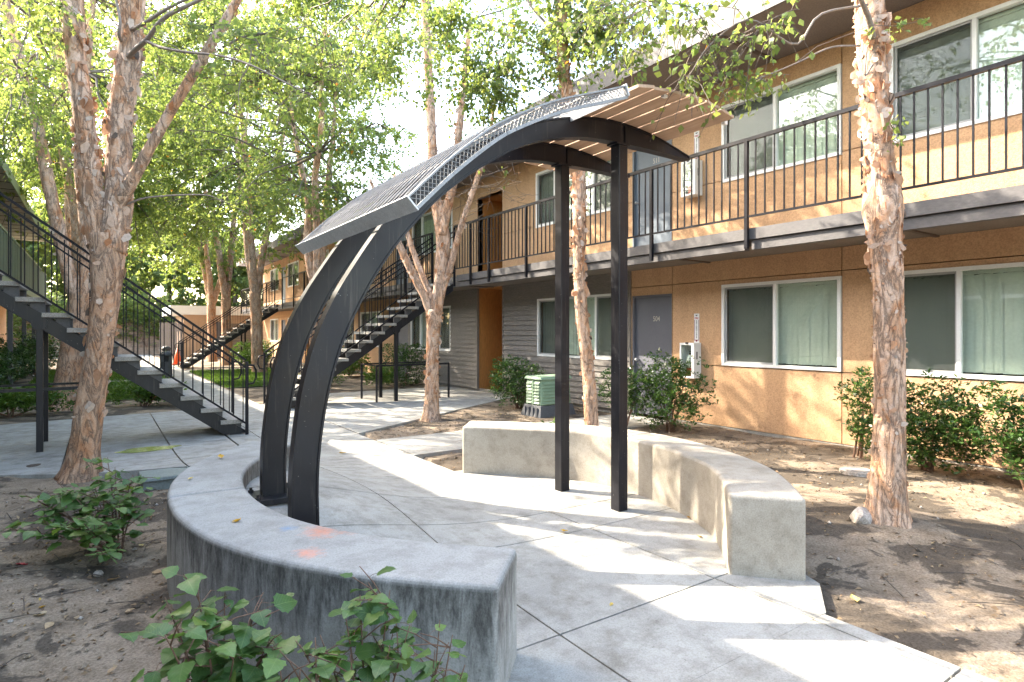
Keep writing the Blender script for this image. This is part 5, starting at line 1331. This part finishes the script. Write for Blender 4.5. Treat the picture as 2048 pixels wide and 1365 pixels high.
sidx = RNG.choice(N, 420, replace=False); st = p[sidx]; dr = RNG.normal(size=(420,3)); dr[:,2] = 0; en = st + unit(dr)*RNG.uniform(.04,.28,(420,1)); en[:,2] = [zd(a,b)+.01 for a,b,_ in en]; md = (st+en)/2 + RNG.normal(size=(420,3))*.015; md[:,2] += .012
tv, tf = tubes_fast(bez(st[:,None], md[:,None], en[:,None], np.linspace(0,1,4)[None].repeat(420,0)), np.full((420,4), .003), 3)
quads_mesh('fallen_twigs', tv, tv.shape[1], tf, M['twig'], None, kind='stuff')
cl = MB()
for k in range(1500):
    x, y, z = p[random.randrange(N)]; r = random.uniform(.006,.026); n0 = len(cl.v)
    cl.add([(x+r*math.cos(a)*random.uniform(.6,1.2), y+r*math.sin(a)*random.uniform(.6,1.2), z-.004+r*random.uniform(0,.25)) for a in (0,1.05,2.1,3.14,4.2,5.24)] + [(x+r*.2,y-r*.1,z+r*random.uniform(.3,.7))], [(i,(i+1)%6,6) for i in range(6)])
cl.build('clods', M['dirt'], None, False, 'stuff')
pb_ = MB()
for k in range(120):
    x, y, z = p[random.randrange(N)]; r = random.uniform(.006,.022); pb_.add([(x-r,y,z),(x,y-r*.8,z),(x+r,y,z),(x,y+r*.8,z),(x,y,z+r*.8),(x,y,z-r)], [(0,1,4),(1,2,4),(2,3,4),(3,0,4),(1,0,5),(2,1,5),(3,2,5),(0,3,5)])
pb_.build('pebbles', M['rock'], None, True, 'stuff')
FL = []
def fallen(seed, w, l):
    b = MB(); n = 6; rnd = random.Random(seed)
    for i in range(n+1):
        f = i/n; ww = w*.5*math.sin(math.pi*f**.7); z = .25*l*(f-.5)**2 + rnd.uniform(0,.1)*l
        b.v += [(-ww, f*l, z + .25*ww), (0, f*l, z*.6), (ww, f*l, z + .35*ww)]
    for i in range(n):
        for k in range(2): b.f.append((i*3+k, i*3+k+1, i*3+4+k, i*3+3+k))
    return b
fm = {'y': [shared('fallen_leaf', fallen(k, .034, .05), M['yellow_leaf']) for k in range(3)], 't': [shared('fallen_leaf', fallen(k+5, .042, .06), M['tan_leaf']) for k in range(3)]}
def drop(kind, x, y, label, zz=None, sc=1.0):
    d0 = (1.45 - (zz if zz is not None else -.035))*1193/(y-665); q = P(x, y, d0)
    if zz is None:
        for _ in range(5):
            q.z = (zp(q.x,q.y) if inside_near(q.x,q.y) else zd(q.x,q.y)); d0 = (1.45-q.z)*1193/(y-665); z = q.z; q = P(x, y, d0)
    o = link('fallen_leaf', random.choice(fm[kind]), None, (q.x, q.y, q.z+.006)); o.rotation_euler = (random.uniform(-.3,.3), random.uniform(-.3,.3), random.uniform(0,6.28)); o.scale = (sc,)*3
    return setp(o, label, 'fallen leaf', 'fallen leaves on the ground')
drop('y', 443, 919, 'yellow fallen leaf on far part of the shaded bench top', .462, 1.4)
drop('y', 386, 958, 'small orange fallen leaf on the shaded bench seat left of the arch foot', .462, .9)
drop('y', 482, 1044, 'pale yellow fallen leaf on middle of the shaded bench seat', .462, 1.3)
drop('y', 1122, 1064, 'orange fallen leaf curled on the sunlit paving joint', None, 1.4)
drop('y', 1076, 954, 'orange fallen leaf at the foot of the sunny bench left of the far post', None, 1.3)
drop('y', 1396, 1076, 'orange fallen leaf on paving near the sunny bench end', None, 1.1)
drop('y', 1380, 1037, 'yellow fallen leaf against the base of the sunny bench', None, 1.0)
drop('y', 678, 908, 'lone yellow leaf on the sunlit walk beyond the arch leg', None, 1.6)
drop('y', 1714, 1208, 'orange fallen leaf on dirt near bottom right beside the path edge', None, 1.5)
drop('t', 92, 1232, 'tan fallen leaf on dirt at bottom left', None, 1.2)
drop('t', 104, 1248, 'second tan fallen leaf just below the tan leaf at bottom left', None, 1.0)
drop('y', 78, 1219, 'small yellow fallen leaf above the tan pair at bottom left', None, .8)
drop('t', 305, 1148, 'pale yellow leaf on dirt near the left end of the stained bench', None, 1.1)
drop('t', 230, 1107, 'brown fallen leaf on dirt under the left plant', None, 1.3)
drop('y', 285, 1095, 'yellow fallen leaf close to the stained bench base', None, 1.0)
drop('t', 215, 1165, 'reddish tan fallen leaf on dirt below the left plant', None, 1.1)
drop('t', 250, 1228, 'small pale leaf on dark dirt left of the foreground plant', None, .8)
drop('t', 215, 1350, 'pale leaf at the very bottom left of the dirt', None, .7)
drop('y', 1225, 1209, 'tiny yellow leaf on the shaded path slab', None, .6)
o = drop('y', 30, 1132, 'crumpled red petal scrap on dirt at left edge', None, 1.5)
o.data = shared('fallen_leaf', fallen(9, .04, .05), M['red']); o.name = 'petal_scrap'
# stones
for (x, y, s, lab) in ((197,1148,.030,'smooth grey pebble on dirt below the left plant'), (20,1246,.014,'small white pebble at the left edge of the dirt'), (1500,1145,.0,'')):
    if not s: continue
    d0 = 1.52*1193/(y-665); q = P(x, y, d0); bm = bmesh.new(); bmesh.ops.create_icosphere(bm, subdivisions=2, radius=s)
    for w in bm.verts: w.co *= 1 + .2*noise.noise(w.co*40); w.co.z *= .7
    me = bpy.data.meshes.new('pebble'); bm.to_mesh(me); bm.free(); me.materials.append(M['rock']); me.polygons.foreach_set('use_smooth', [True]*len(me.polygons))
    o = link('pebble', me, None, (q.x, q.y, zd(q.x,q.y)+s*.4)); setp(o, lab, 'pebble')

# ------------------------------------------------------------------ kinds that repeat share a group
for o in COL.objects:
    c = o.get('category')
    if c and not o.get('group'):
        g = {'tree': 'river birches in the courtyard', 'bench': 'curved concrete benches', 'plant': 'broad-leaved plants in the foreground', 'shrub': 'shrubs in the planting beds', 'pebble': 'pebbles on the dirt'}.get(c)
        if g: o['group'] = g
